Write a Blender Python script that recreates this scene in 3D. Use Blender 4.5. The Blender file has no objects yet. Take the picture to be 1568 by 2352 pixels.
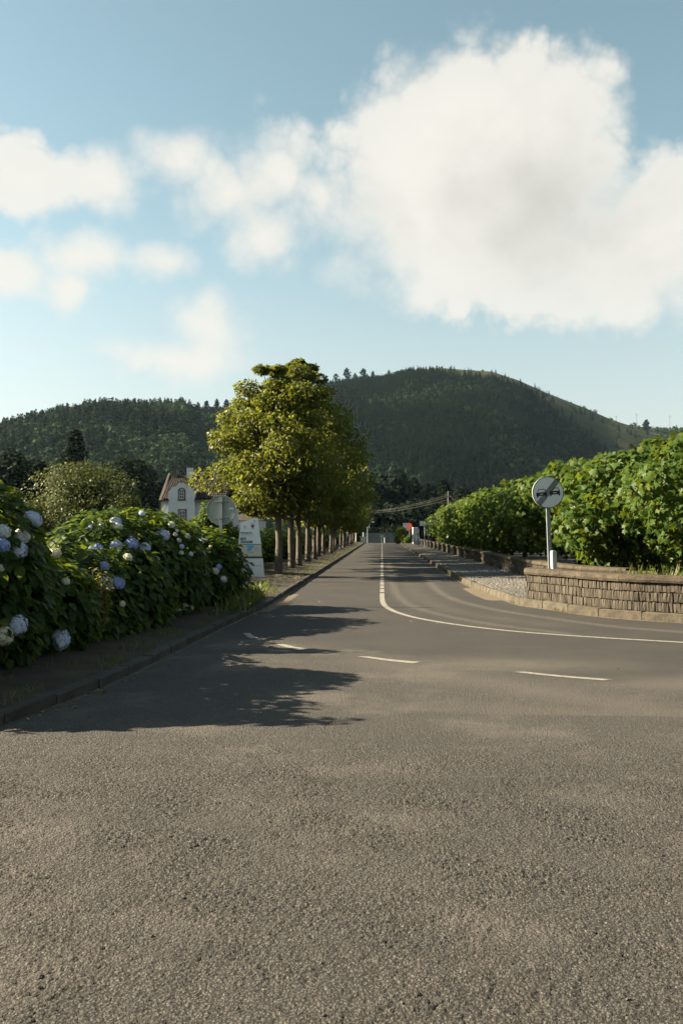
import bpy, math, random
import numpy as np
from mathutils import Vector, Matrix, noise as mnoise

S = bpy.context.scene
COL = S.collection
PI = math.pi

# ------------------------------------------------------------------ camera
FPX = 2000.0                       # focal length in px of the 1568 x 2352 view of the photograph
CAM = Vector((0, 0, 1.7))
PITCH = math.atan(46 / FPX)
YAW = math.atan(93 / FPX)
cd = bpy.data.cameras.new('camera'); cam = bpy.data.objects.new('camera', cd); COL.objects.link(cam)
cam.location = CAM; cam.rotation_euler = (PI / 2 + PITCH, 0, YAW)
cd.sensor_fit = 'VERTICAL'; cd.sensor_height = 36; cd.lens = 36 * FPX / 2352
cd.clip_start = 0.05; cd.clip_end = 20000
S.camera = cam
RM = cam.rotation_euler.to_matrix(); RMI = RM.inverted()

def ray(px, py):
    return (RM @ Vector(((px - 784) / FPX, (1176 - py) / FPX, -1))).normalized()
def ground(px, py, z=0.0):
    d = ray(px, py); t = (z - CAM.z) / d.z
    return CAM + d * t
def at(px, py, Y):                 # the point of this pixel's ray at distance Y down the road
    d = ray(px, py); return CAM + d * (Y / d.y)
def proj(p):
    c = RMI @ (Vector(p) - CAM)
    return (784 - FPX * c.x / c.z, 1176 + FPX * c.y / c.z, -c.z)

# ------------------------------------------------------------------ light
SUN_EL = math.radians(28); SUN_AZ = math.radians(3)      # sun at the left, a touch beyond the road's normal
SUN = Vector((-math.cos(SUN_EL) * math.cos(SUN_AZ), math.cos(SUN_EL) * math.sin(SUN_AZ), math.sin(SUN_EL)))
EXPO = 2.4
sl = bpy.data.lights.new('sun', 'SUN'); sl.energy = 5.0; sl.angle = math.radians(0.5); sl.color = (1.0, 0.83, 0.60)
so = bpy.data.objects.new('sun', sl); COL.objects.link(so); so.rotation_euler = SUN.to_track_quat('Z', 'Y').to_euler()
S.view_settings.view_transform = 'Standard'; S.view_settings.look = 'None'
S.view_settings.exposure = EXPO; S.view_settings.gamma = 1.0
S.render.engine = 'CYCLES'
S.cycles.use_denoising = True
S.cycles.max_bounces = 6; S.cycles.diffuse_bounces = 3; S.cycles.glossy_bounces = 2
S.cycles.transmission_bounces = 4; S.cycles.volume_bounces = 1; S.cycles.transparent_max_bounces = 4
S.cycles.caustics_reflective = False; S.cycles.caustics_refractive = False

class NT:
    """short hand for building node trees"""
    def __init__(s, tree): s.t = tree; s.n = tree.nodes; s.l = tree.links
    def new(s, typ, ins=None, **props):
        nd = s.n.new(typ)
        for k, v in props.items(): setattr(nd, k, v)
        for k, v in (ins or {}).items():
            sk = nd.inputs[k]
            if isinstance(v, bpy.types.NodeSocket): s.l.new(v, sk)
            elif isinstance(v, bpy.types.Node): s.l.new(v.outputs[0], sk)
            else: sk.default_value = v
        return nd
    def math(s, op, a, b=0.0, c=None, clamp=False):
        ins = {0: a, 1: b}
        if c is not None: ins[2] = c
        return s.new('ShaderNodeMath', ins, operation=op, use_clamp=clamp).outputs[0]
    def vmath(s, op, a, b=(0, 0, 0)):
        nd = s.new('ShaderNodeVectorMath', {0: a, 1: b}, operation=op)
        return nd.outputs['Value'] if op in ('LENGTH', 'DOT_PRODUCT') else nd.outputs[0]
    def sstep(s, v, a, b, lo=0.0, hi=1.0):
        return s.new('ShaderNodeMapRange', {0: v, 1: a, 2: b, 3: lo, 4: hi}, interpolation_type='SMOOTHSTEP').outputs[0]
    def mix(s, f, a, b, mode='MIX'):
        nd = s.new('ShaderNodeMix', None, data_type='RGBA', blend_type=mode)
        for k, v in ((0, f), (6, a), (7, b)):
            if isinstance(v, bpy.types.NodeSocket): s.l.new(v, nd.inputs[k])
            else: nd.inputs[k].default_value = v if k == 0 else (tuple(v) + (1,))[:4]
        return nd.outputs[2]
    def noise(s, vec, scale, detail=4, rough=.55, dim='3D'):
        return s.new('ShaderNodeTexNoise', {'Vector': vec, 'Scale': scale, 'Detail': detail, 'Roughness': rough}, noise_dimensions=dim).outputs[0]

# ------------------------------------------------------------------ world: sky with clouds
W = bpy.data.worlds.new('World'); S.world = W; W.use_nodes = True
w = NT(W.node_tree); w.n.clear()
sky = w.new('ShaderNodeTexSky', sky_type='NISHITA', sun_disc=False)
sky.sun_elevation = SUN_EL; sky.sun_rotation = math.atan2(SUN.x, SUN.y)
sky.air_density = 1.0; sky.dust_density = 1.0; sky.ozone_density = 1.0; sky.altitude = 260
tc = w.new('ShaderNodeTexCoord').outputs['Generated']
sep = w.new('ShaderNodeSeparateXYZ', {0: tc})
az = w.math('ARCTAN2', sep.outputs[0], sep.outputs[1])
el = w.math('ARCSINE', sep.outputs[2])
ae = w.new('ShaderNodeCombineXYZ', {0: az, 1: el}).outputs[0]
n_lo = w.new('ShaderNodeTexNoise', {'Vector': tc, 'Scale': 7.0, 'Detail': 3, 'Roughness': .5}).outputs['Color']
wob = w.new('ShaderNodeVectorMath', {0: w.vmath('SUBTRACT', n_lo, (.5, .5, .5)), 1: (.055, .045, 0)}, operation='MULTIPLY').outputs[0]
pos = w.vmath('ADD', ae, w.new('ShaderNodeVectorMath', {0: wob, 'Scale': .45}, operation='SCALE').outputs[0])
blobs = []                                              # azimuth, elevation, half sizes: cumulus in this view
for cx, cy, rx, ry in ((1085, 415, 355, 295), (1265, 285, 172, 178), (1190, 180, 80, 80), (1140, 570, 430, 165), (1490, 570, 300, 185), (1600, 500, 190, 175),
                       (650, 400, 120, 130), (745, 450, 120, 130), (540, 450, 180, 120), (600, 540, 120, 95), (410, 370, 130, 75), (60, 405, 170, 85), (230, 405, 120, 75),
                       (170, 590, 140, 70), (20, 610, 130, 60), (150, 665, 70, 80), (370, 600, 100, 45), (480, 755, 120, 95), (430, 825, 200, 58)):
    d = ray(cx, cy); blobs.append((math.atan2(d.x, d.y), math.asin(d.z), rx / FPX, ry / FPX))
rc = random.Random(5)
for k in range(16):                                     # and like ones round the rest of the sky
    a0 = .75 + k / 15 * 4.8 + rc.uniform(-.1, .1); a0 = a0 if a0 < PI else a0 - 2 * PI
    e0 = rc.uniform(.12, .75); r = rc.uniform(.08, .2); blobs.append((a0, e0, r * 1.5, r * rc.uniform(.6, .9)))
def field(p):
    F = None
    for a0, e0, ra, re in blobs:
        dv = w.new('ShaderNodeVectorMath', {0: p, 1: (a0, e0, 0)}, operation='SUBTRACT').outputs[0]
        q = w.new('ShaderNodeVectorMath', {0: dv, 1: (1 / ra, 1 / re, 0)}, operation='MULTIPLY').outputs[0]
        f = w.math('MULTIPLY', w.math('SUBTRACT', 1.0, w.vmath('LENGTH', q)), max(min(ra, re) / .09, .62))
        F = f if F is None else w.math('SMOOTH_MAX', F, f, .22)
    return F
F = field(pos)
Fs = field(w.vmath('ADD', pos, (-.085, .03, 0)))         # how much cloud lies towards the sun
def puff(scale, det):
    return w.new('ShaderNodeTexVoronoi', {'Vector': w.vmath('ADD', tc, wob), 'Scale': scale, 'Detail': det, 'Roughness': .55, 'Lacunarity': 2.1}, feature='F1', normalize=True).outputs['Distance']
b1 = puff(20, 3.0); n1 = w.noise(tc, 11, 8, .60)
nz = w.math('ADD', w.math('MULTIPLY', w.math('SUBTRACT', .36, b1), 1.8), w.math('MULTIPLY', w.math('SUBTRACT', n1, .52), .8))
nzk = w.sstep(F, .30, 1.1, .72, .14)
D = w.math('ADD', F, w.math('MULTIPLY', nz, nzk))
soft = w.sstep(w.noise(tc, 4, 2), .4, .62, .26, .75)
alpha = w.new('ShaderNodeMapRange', {0: D, 1: -.02, 2: soft, 3: 0.0, 4: 1.0}, interpolation_type='SMOOTHSTEP').outputs[0]
# the side away from the sun and the thick core are greyer than the sunlit fringe
core = w.math('MULTIPLY', w.sstep(w.math('ADD', Fs, w.math('MULTIPLY', w.math('SUBTRACT', n1, .5), 1.8)), .05, 1.75), w.sstep(D, .20, 1.0))
core = w.math('ADD', core, w.math('MULTIPLY', w.math('SUBTRACT', b1, .28), .55), clamp=True)
CB = .93 / 2 ** EXPO
ccol = w.mix(core, (1.00 * CB, .965 * CB, .88 * CB), (.69 * CB, .675 * CB, .62 * CB))
ccol = w.mix(w.sstep(el, 0.0, .45), w.mix(.25, ccol, (.86 * CB, .90 * CB, .86 * CB)), ccol)
SKYS = .0355
skyc = w.new('ShaderNodeHueSaturation', {'Hue': .470, 'Saturation': w.sstep(el, 0.0, .42, .36, .82), 'Value': SKYS, 'Color': sky.outputs[0]}).outputs[0]
skyc = w.mix(1.0, skyc, (1.0, 1.0, .93), 'MULTIPLY')
skyc = w.mix(w.sstep(el, 0.0, .32, 1.0, 0.0), skyc, w.mix(1.0, skyc, (.80, .79, .79), 'MULTIPLY'))
fin = w.mix(w.math('MULTIPLY', alpha, w.sstep(F, .2, 1.0, .88, .98)), skyc, ccol)
bg = w.new('ShaderNodeBackground', {'Color': fin, 'Strength': 1.0})
w.new('ShaderNodeOutputWorld', {'Surface': bg})
W.cycles.sampling_method = 'MANUAL'; W.cycles.sample_map_resolution = 512

# ------------------------------------------------------------------ mesh helpers
def link(o, parent=None):
    COL.objects.link(o)
    if parent is not None: o.parent = parent
    return o
def tag(o, label=None, cat=None, group=None, kind=None):
    if label: o['label'] = label
    if cat: o['category'] = cat
    if group: o['group'] = group
    if kind: o['kind'] = kind
    return o
def empty(name, loc, rz=0, label=None, cat=None, group=None):
    o = bpy.data.objects.new(name, None); o.empty_display_size = .2
    o.location = loc; o.rotation_euler = (0, 0, rz); link(o)
    return tag(o, label, cat, group)
def arrays_mesh(name, V, faces=None, loops=None, starts=None, mats=(), smooth=False):
    me = bpy.data.meshes.new(name)
    if faces is not None:
        me.from_pydata([tuple(v) for v in V], [], faces)
    else:
        me.vertices.add(len(V)); me.vertices.foreach_set('co', np.asarray(V, np.float32).ravel())
        me.loops.add(len(loops)); me.loops.foreach_set('vertex_index', np.asarray(loops, np.int32))
        me.polygons.add(len(starts)); me.polygons.foreach_set('loop_start', np.asarray(starts, np.int32))
        me.update(calc_edges=True)
    for m in mats: me.materials.append(m)
    if smooth: me.polygons.foreach_set('use_smooth', [True] * len(me.polygons))
    me.update()
    return me

class MB:
    def __init__(s): s.v = []; s.f = []; s.m = []
    def add(s, vs, fs, m=0):
        b = len(s.v); s.v += [tuple(v) for v in vs]; s.f += [tuple(i + b for i in f) for f in fs]; s.m += [m] * len(fs); return s
    def box(s, c, d, rz=0, m=0, top=1.0, bev=0.0):
        hx, hy, hz = d[0] / 2, d[1] / 2, d[2] / 2
        R = Matrix.Rotation(rz, 3, 'Z'); vs = []
        if bev <= 0:
            for z, k in ((-hz, 1), (hz, top)):
                for x, y in ((-hx, -hy), (hx, -hy), (hx, hy), (-hx, hy)):
                    vs.append(R @ Vector((x * k, y * k, 0)) + Vector(c) + Vector((0, 0, z)))
            return s.add(vs, [(3, 2, 1, 0), (4, 5, 6, 7), (0, 1, 5, 4), (1, 2, 6, 5), (2, 3, 7, 6), (3, 0, 4, 7)], m)
        for z, i in ((-hz, bev), (-hz + bev, 0), (hz - bev, 0), (hz, bev)):
            for x, y in ((-1, -1), (1, -1), (1, 1), (-1, 1)):
                vs.append(R @ Vector((x * (hx - i), y * (hy - i), 0)) + Vector(c) + Vector((0, 0, z)))
        fs = [(3, 2, 1, 0), (12, 13, 14, 15)]
        for r in range(3):
            for k in range(4): fs.append((r * 4 + k, r * 4 + (k + 1) % 4, r * 4 + 4 + (k + 1) % 4, r * 4 + 4 + k))
        return s.add(vs, fs, m)
    def tube(s, pts, rad, n=8, m=0, cap=True):
        pts = [Vector(p) for p in pts]
        if not hasattr(rad, '__len__'): rad = [rad] * len(pts)
        vs = []; fs = []; up = None
        for i, p in enumerate(pts):
            t = (pts[min(i + 1, len(pts) - 1)] - pts[max(i - 1, 0)]).normalized()
            a = up if up is not None else (Vector((1, 0, 0)) if abs(t.x) < .8 else Vector((0, 1, 0)))
            a = (a - t * a.dot(t)).normalized(); up = a; b = t.cross(a)
            for k in range(n):
                q = 2 * PI * k / n; vs.append(p + (a * math.cos(q) + b * math.sin(q)) * rad[i])
        for i in range(len(pts) - 1):
            for k in range(n): fs.append((i * n + k, i * n + (k + 1) % n, i * n + n + (k + 1) % n, i * n + n + k))
        if cap: fs += [tuple(range(n))[::-1], tuple(range((len(pts) - 1) * n, len(pts) * n))]
        return s.add(vs, fs, m)
    def prism(s, poly, y0, y1, m=0, axes='xz'):
        """extrude a 2-D outline (x, z) along y"""
        n = len(poly); vs = [(x, y0, z) for x, z in poly] + [(x, y1, z) for x, z in poly]
        fs = [tuple(range(n)), tuple(range(n, 2 * n))[::-1]] + [(i, i + n, (i + 1) % n + n, (i + 1) % n) for i in range(n)]
        return s.add(vs, fs, m)
    def mesh(s, name, mats, smooth=False):
        me = arrays_mesh(name, s.v, faces=s.f, mats=mats if isinstance(mats, (list, tuple)) else [mats], smooth=smooth)
        if any(s.m): me.polygons.foreach_set('material_index', s.m)
        return me
    def obj(s, name, mats, parent=None, smooth=False):
        return link(bpy.data.objects.new(name, s.mesh(name, mats, smooth)), parent)

def scatter(name, tv, tf, M, T, mat, smooth=False):
    """many copies of one small template joined in one mesh; M (k,3,3) T (k,3)"""
    tv = np.asarray(tv, float); k = len(T); n = len(tv)
    V = (np.einsum('kij,nj->kni', M, tv) + T[:, None, :]).reshape(-1, 3)
    fl = np.concatenate([np.asarray(f) for f in tf]); st = np.cumsum([0] + [len(f) for f in tf])[:-1]
    loops = (fl[None, :] + (np.arange(k) * n)[:, None]).ravel()
    starts = (st[None, :] + (np.arange(k) * len(fl))[:, None]).ravel()
    return arrays_mesh(name, V, loops=loops, starts=starts, mats=[mat], smooth=smooth)

def frames(N, Tp, scale):
    """rotation*scale matrices with local z = N and local y near Tp"""
    N = N / np.linalg.norm(N, axis=1, keepdims=True)
    Y = Tp - N * (N * Tp).sum(1, keepdims=True); Y = Y / (np.linalg.norm(Y, axis=1, keepdims=True) + 1e-9)
    X = np.cross(Y, N)
    return np.stack([X, Y, N], axis=2) * np.asarray(scale)[:, None, None]

# ------------------------------------------------------------------ materials
def newmat(name):
    m = bpy.data.materials.new(name); m.use_nodes = True; t = NT(m.node_tree); t.n.clear(); return m, t
def finish(t, bsdf, disp=None):
    t.new('ShaderNodeOutputMaterial', {'Surface': bsdf})
def surf(name, c1, c2, scale=4.0, rough=.85, bump=.0, bscale=None, detail=6, spec=.3, c3=None, s3=.7, metal=0.0, vary=0.0, coords='Object', stretch=None):
    m, t = newmat(name)
    co = t.new('ShaderNodeTexCoord').outputs[coords]
    if stretch: co = t.vmath('MULTIPLY', co, stretch)
    n = t.noise(co, scale, detail, .6)
    c = t.mix(t.sstep(n, .32, .68), c1, c2)
    if c3: c = t.mix(t.math('MULTIPLY', t.sstep(t.noise(co, s3, 5, .65), .5, .72), .85), c, c3)
    if vary:
        r = t.math('FRACT', t.math('ADD', t.new('ShaderNodeObjectInfo').outputs['Random'],
                                  t.math('MULTIPLY', t.new('ShaderNodeNewGeometry').outputs['Random Per Island'], 1.0)))
        c = t.mix(1.0, c, t.new('ShaderNodeCombineColor', {0: t.sstep(r, 0, 1, 1 - vary, 1 + vary), 1: t.sstep(r, 0, 1, 1 - vary, 1 + vary), 2: t.sstep(r, 0, 1, 1 - vary * 1.1, 1 + vary * .9)}).outputs[0], 'MULTIPLY')
    b = t.new('ShaderNodeBsdfPrincipled', {'Base Color': c, 'Roughness': rough, 'Specular IOR Level': spec, 'Metallic': metal})
    if bump:
        nb = t.noise(co, bscale or scale * 4, 8, .65)
        t.l.new(t.new('ShaderNodeBump', {'Height': nb, 'Strength': bump, 'Distance': .02}).outputs[0], b.inputs['Normal'])
    finish(t, b); return m
def leafmat(name, c1, c2, trans, tf=.35, rough=.42, spec=.5, c3=None):
    m, t = newmat(name)
    r = t.math('FRACT', t.math('ADD', t.new('ShaderNodeNewGeometry').outputs['Random Per Island'], t.new('ShaderNodeObjectInfo').outputs['Random']))
    c = t.mix(r, c1, c2)
    if c3: c = t.mix(t.sstep(r, .88, .95), c, c3)
    tcx = t.mix(t.math('FRACT', t.math('MULTIPLY', r, 7.3)), trans, tuple(x * .55 for x in trans))
    b = t.new('ShaderNodeBsdfPrincipled', {'Base Color': c, 'Roughness': rough, 'Specular IOR Level': spec})
    tr = t.new('ShaderNodeBsdfTranslucent', {'Color': tcx})
    finish(t, t.new('ShaderNodeMixShader', {0: tf, 1: b, 2: tr})); return m

M = {}
M['soil'] = surf('soil', (.018, .014, .010), (.038, .030, .020), 3.0, .95, .6, 18, c3=(.028, .034, .012), s3=1.3)
M['field'] = surf('field', (.020, .028, .010), (.036, .042, .016), .08, .95, .4, 1.5, c3=(.07, .06, .03), s3=.03)
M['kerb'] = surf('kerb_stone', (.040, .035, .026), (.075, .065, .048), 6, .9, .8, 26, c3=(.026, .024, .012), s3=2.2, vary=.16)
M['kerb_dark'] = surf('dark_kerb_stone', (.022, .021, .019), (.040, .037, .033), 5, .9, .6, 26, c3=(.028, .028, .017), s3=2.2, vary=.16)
M['stone'] = surf('wall_stone', (.032, .027, .021), (.088, .075, .058), 15, .9, 1.0, 45, c3=(.022, .020, .015), s3=7, vary=.30, stretch=(1, 1, .25))
M['coping'] = surf('coping_stone', (.030, .024, .016), (.062, .050, .034), 7, .9, 1.0, 34, c3=(.016, .015, .009), s3=4, vary=.12)
M['mortar'] = surf('mortar', (.022, .018, .014), (.034, .028, .021), 8, .95, .5, 40)
M['cobble'] = surf('cobble', (.060, .059, .057), (.110, .107, .100), 14, .8, .5, 50, vary=.22, c3=(.12, .11, .09), s3=1.0)
M['bed'] = surf('cobble_bed', (.05, .047, .042), (.075, .07, .06), 8, .95, .4, 60)
M['paint'] = surf('road_paint', (.155, .15, .13), (.215, .207, .18), 14, .75, .3, 60, c3=(.045, .043, .040), s3=11)
M['galv'] = surf('galvanised_steel', (.15, .18, .195), (.20, .225, .235), 6, .5, .05, 30, spec=.4, metal=.2)
M['signwhite'] = surf('sign_white', (.50, .52, .52), (.56, .58, .58), 3, .45, spec=.4)
M['signblack'] = surf('sign_black', (.012, .013, .016), (.018, .019, .022), 6, .5)
M['signback'] = surf('sign_back', (.19, .215, .19), (.26, .29, .26), 3, .55, .05, 20, c3=(.15, .165, .135), s3=1.6, stretch=(1.6, 1, .35))
M['board'] = surf('board_white', (.52, .56, .57), (.58, .61, .62), 2, .5, spec=.4)
M['boardgrey'] = surf('board_grey_print', (.30, .32, .33), (.33, .35, .36), 5, .6)
M['boardtext'] = surf('board_dark_print', (.035, .055, .065), (.045, .065, .075), 5, .6)
M['mapground'] = surf('map_print', (.42, .42, .36), (.50, .47, .40), 3, .6, c3=(.36, .44, .34), s3=2.5)
M['mapblue'] = surf('map_blue_print', (.06, .30, .52), (.10, .36, .56), 5, .6)
M['red'] = surf('sign_red', (.075, .008, .007), (.10, .011, .010), 5, .7, spec=.1)
M['crestred'] = surf('crest_red', (.20, .03, .06), (.24, .04, .07), 5, .6)
M['yellow'] = surf('crest_yellow', (.50, .42, .08), (.45, .40, .12), 5, .6)
M['white'] = surf('white_paint', (.34, .33, .30), (.42, .41, .38), 4, .7, .15, 30, c3=(.26, .245, .21), s3=1.5)
M['plaster'] = surf('white_plaster', (.40, .44, .46), (.47, .50, .51), .9, .9, .15, 8, c3=(.40, .43, .44), s3=.35)
M['trim'] = surf('dark_trim', (.050, .046, .042), (.085, .075, .065), 6, .8, .2, 30)
M['rooftile'] = surf('roof_tile', (.016, .0115, .0095), (.038, .028, .023), 2.2, .9, .4, 20, c3=(.010, .009, .008), s3=1.1, vary=.25)
M['glass'] = surf('window_glass', (.012, .016, .018), (.02, .025, .028), 1, .12, spec=.6)
M['bark'] = surf('plane_bark', (.050, .043, .034), (.10, .087, .070), 9, .9, .7, 40, c3=(.03, .028, .021), s3=5, stretch=(1, 1, .4))
M['twig'] = surf('hydrangea_stem', (.05, .055, .025), (.08, .07, .035), 9, .9)
M['wire'] = surf('cable', (.07, .068, .065), (.09, .085, .08), 1, .6)
M['pole'] = surf('timber_pole', (.08, .07, .06), (.12, .105, .09), 5, .9)
M['carpaint'] = surf('car_paint', (.32, .35, .37), (.34, .37, .39), 1, .3, spec=.6)
M['rubber'] = surf('rubber', (.015, .015, .015), (.02, .02, .02), 4, .9)
M['gravel'] = surf('gravel', (.03, .03, .03), (.07, .065, .06), 8, .9, vary=.3)
M['brown'] = surf('dry_leaf', (.16, .09, .04), (.24, .15, .07), 8, .9, vary=.3)
M['farwall'] = surf('far_wall', (.09, .10, .105), (.12, .13, .13), 1.0, .9)
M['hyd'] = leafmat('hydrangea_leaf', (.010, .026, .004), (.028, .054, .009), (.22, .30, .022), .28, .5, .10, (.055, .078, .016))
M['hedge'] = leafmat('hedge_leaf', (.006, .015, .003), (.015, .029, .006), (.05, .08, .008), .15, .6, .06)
M['planeleaf'] = leafmat('plane_leaf', (.022, .048, .008), (.045, .078, .014), (.19, .25, .022), .27, .46, .10, (.065, .085, .018))
M['rowleaf'] = leafmat('row_tree_leaf', (.022, .034, .006), (.052, .060, .012), (.29, .33, .03), .32, .42, .12, (.10, .08, .025))
M['shrubleaf'] = leafmat('shrub_leaf', (.030, .046, .013), (.056, .074, .024), (.17, .20, .04), .25, .5, .15, (.09, .085, .04))
M['yellowleaf'] = leafmat('young_leaf', (.07, .085, .015), (.12, .12, .025), (.32, .31, .04), .35, .42, .5)
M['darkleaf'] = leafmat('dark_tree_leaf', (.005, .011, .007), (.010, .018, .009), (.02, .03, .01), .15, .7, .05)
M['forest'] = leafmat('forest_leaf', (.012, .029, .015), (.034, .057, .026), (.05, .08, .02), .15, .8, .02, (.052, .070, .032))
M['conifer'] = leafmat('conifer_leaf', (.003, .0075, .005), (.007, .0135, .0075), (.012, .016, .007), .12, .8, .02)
M['grass'] = leafmat('grass_blade', (.035, .06, .009), (.07, .09, .018), (.2, .26, .03), .3, .5, .4, (.11, .095, .04))
M['fl_blue'] = leafmat('floret_blue', (.15, .21, .46), (.36, .43, .66), (.3, .36, .6), .25, .6, .1, (.46, .52, .68))
M['fl_white'] = leafmat('floret_white', (.40, .45, .47), (.70, .71, .68), (.5, .52, .48), .25, .6, .2)
M['fl_pale'] = leafmat('floret_pale_blue', (.32, .38, .53), (.62, .67, .75), (.4, .46, .6), .25, .6, .1, (.34, .40, .62))
M['fl_cream'] = leafmat('floret_cream', (.52, .52, .40), (.64, .62, .48), (.5, .5, .34), .25, .6, .2, (.44, .40, .30))

# hill ground
def hillmat():
    m, t = newmat('hill_ground')
    co = t.new('ShaderNodeTexCoord').outputs['Object']
    g = t.new('ShaderNodeAttribute', attribute_name='grassy').outputs['Fac']
    gr = t.mix(t.sstep(t.noise(co, .02, 6, .65), .35, .65), (.020, .027, .011), (.040, .041, .019))
    gr = t.mix(t.sstep(t.noise(co, .05, 5, .7), .56, .66), gr, (.016, .022, .009))
    c = t.mix(g, (.007, .012, .006), gr)
    b = t.new('ShaderNodeBsdfPrincipled', {'Base Color': c, 'Roughness': .95, 'Specular IOR Level': .1})
    t.l.new(t.new('ShaderNodeBump', {'Height': t.noise(co, .12, 6, .7), 'Strength': .8, 'Distance': 4.0}).outputs[0], b.inputs['Normal'])
    finish(t, b); return m
M['hill'] = hillmat()

# asphalt: coarse chippings at the junction, finer and darker on the road, dust and dirt painted per vertex
def asphaltmat():
    m, t = newmat('asphalt')
    co = t.new('ShaderNodeTexCoord').outputs['Object']
    coarse = t.new('ShaderNodeAttribute', attribute_name='coarse').outputs['Fac']
    dust = t.new('ShaderNodeAttribute', attribute_name='dust').outputs['Fac']
    dirt = t.new('ShaderNodeAttribute', attribute_name='dirt').outputs['Fac']
    wv = t.new('ShaderNodeTexNoise', {'Vector': co, 'Scale': 60, 'Detail': 2}).outputs['Color']
    cw = t.vmath('ADD', co, t.new('ShaderNodeVectorMath', {0: wv, 'Scale': .010}, operation='SCALE').outputs[0])
    v1 = t.new('ShaderNodeTexVoronoi', {'Vector': cw, 'Scale': 74, 'Randomness': 1.0}, voronoi_dimensions='2D')
    v2 = t.new('ShaderNodeTexVoronoi', {'Vector': cw, 'Scale': 190, 'Randomness': 1.0}, voronoi_dimensions='2D')
    chip = t.sstep(v1.outputs['Distance'], .12, .62, 1, 0)
    chipc = t.new('ShaderNodeSeparateColor', {0: v1.outputs['Color']}).outputs[0]
    hole = t.sstep(t.noise(co, 34, 4, .6), .40, .56)          # where chips have gone the binder shows
    pit = t.noise(cw, 52, 7, .72)
    base = t.mix(t.math('MULTIPLY', chip, t.sstep(pit, .30, .60)), (.034, .0328, .0305), t.mix(chipc, (.064, .061, .055), (.185, .176, .157)))
    base = t.mix(t.sstep(t.noise(co, 110, 5, .75), .34, .60), t.mix(.5, base, (.018, .0175, .0165)), base)
    big = t.noise(co, .75, 7, .66)
    base = t.mix(t.math('MULTIPLY', t.sstep(big, .48, .66), .36), base, (.134, .125, .106))     # sand worn into the surface
    base = t.mix(t.math('MULTIPLY', t.sstep(t.noise(co, 4.5, 6, .7), .58, .70), .35), base, (.125, .112, .086))
    str_ = t.noise(t.vmath('MULTIPLY', co, (.35, 1.2, 1)), 1.1, 6, .66)
    base = t.mix(t.math('MULTIPLY', t.sstep(str_, .50, .66), .40), base, (.034, .0337, .0325))    # bare binder bands
    base = t.mix(t.math('MULTIPLY', t.sstep(t.noise(co, 9, 4, .6), .66, .74), .7), base, (.016, .016, .016))
    fine = t.mix(t.sstep(v2.outputs['Distance'], .1, .7), (.0330, .0320, .0300), (.0225, .0220, .0212))
    fine = t.mix(t.sstep(t.noise(co, .7, 6, .65), .38, .68), fine, t.mix(.5, fine, (.042, .0395, .035)))
    fine = t.mix(t.math('MULTIPLY', t.sstep(t.noise(co, 240, 2), .60, .72), .5), fine, (.075, .072, .064))
    edge = t.sstep(t.math('ADD', coarse, t.math('MULTIPLY', t.math('SUBTRACT', t.noise(co, 1.7, 6, .7), .5), .9)), .3, .7)
    c = t.mix(edge, fine, base)
    dn = t.math('MULTIPLY', dust, t.sstep(t.noise(co, 2.4, 6, .7), .15, .50))
    c = t.mix(t.math('MULTIPLY', dn, .60), c, (.100, .092, .077))
    c = t.mix(t.math('MULTIPLY', t.sstep(t.math('ADD', dirt, t.math('MULTIPLY', t.math('SUBTRACT', t.noise(co, 5, 6, .7), .5), .8)), .4, .65), .9), c, (0.1200, 0.0990, 0.0690))
    h = t.math('ADD', t.math('MULTIPLY', chip, .35), t.math('ADD', t.math('MULTIPLY', pit, 1.5), t.math('MULTIPLY', hole, .35)))
    h2 = t.math('MULTIPLY', t.noise(co, 170, 3, .6), .5)
    hh = t.new('ShaderNodeMix', {0: edge, 2: h2, 3: h}, data_type='FLOAT').outputs[0]
    bp = t.new('ShaderNodeBump', {'Height': hh, 'Strength': 1.0, 'Distance': .016})
    b = t.new('ShaderNodeBsdfPrincipled', {'Base Color': c, 'Roughness': .86, 'Specular IOR Level': .25, 'Normal': bp.outputs[0]})
    finish(t, b); return m
M['asphalt'] = asphaltmat()

# ------------------------------------------------------------------ ground levels
CREST = 138.0
def gz(y):                          # the road runs level to a crest, then falls away
    if y < CREST - 12: return 0.0
    if y < CREST + 12: return -.017 * (y - CREST + 12) ** 2 / 48
    return max(-.017 * (y - CREST), -4.2)

ys = [-60, -20, 0, 40, 80, 110] + list(range(120, 420, 12)) + [500, 800, 1500, 3000, 6000]
xs = [-6000, -4000, -1500, -500, -200, -80, -30, -10, -3, 3, 10, 30, 80, 200, 500, 1500, 4000, 6000]
V = [(x, y, gz(y) - .06) for y in ys for x in xs]; nx = len(xs)
Fc = [(j * nx + i, j * nx + i + 1, (j + 1) * nx + i + 1, (j + 1) * nx + i) for j in range(len(ys) - 1) for i in range(nx - 1)]
tag(link(bpy.data.objects.new('ground', arrays_mesh('ground', V, faces=Fc, mats=[M['field']]))), kind='structure')

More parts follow.
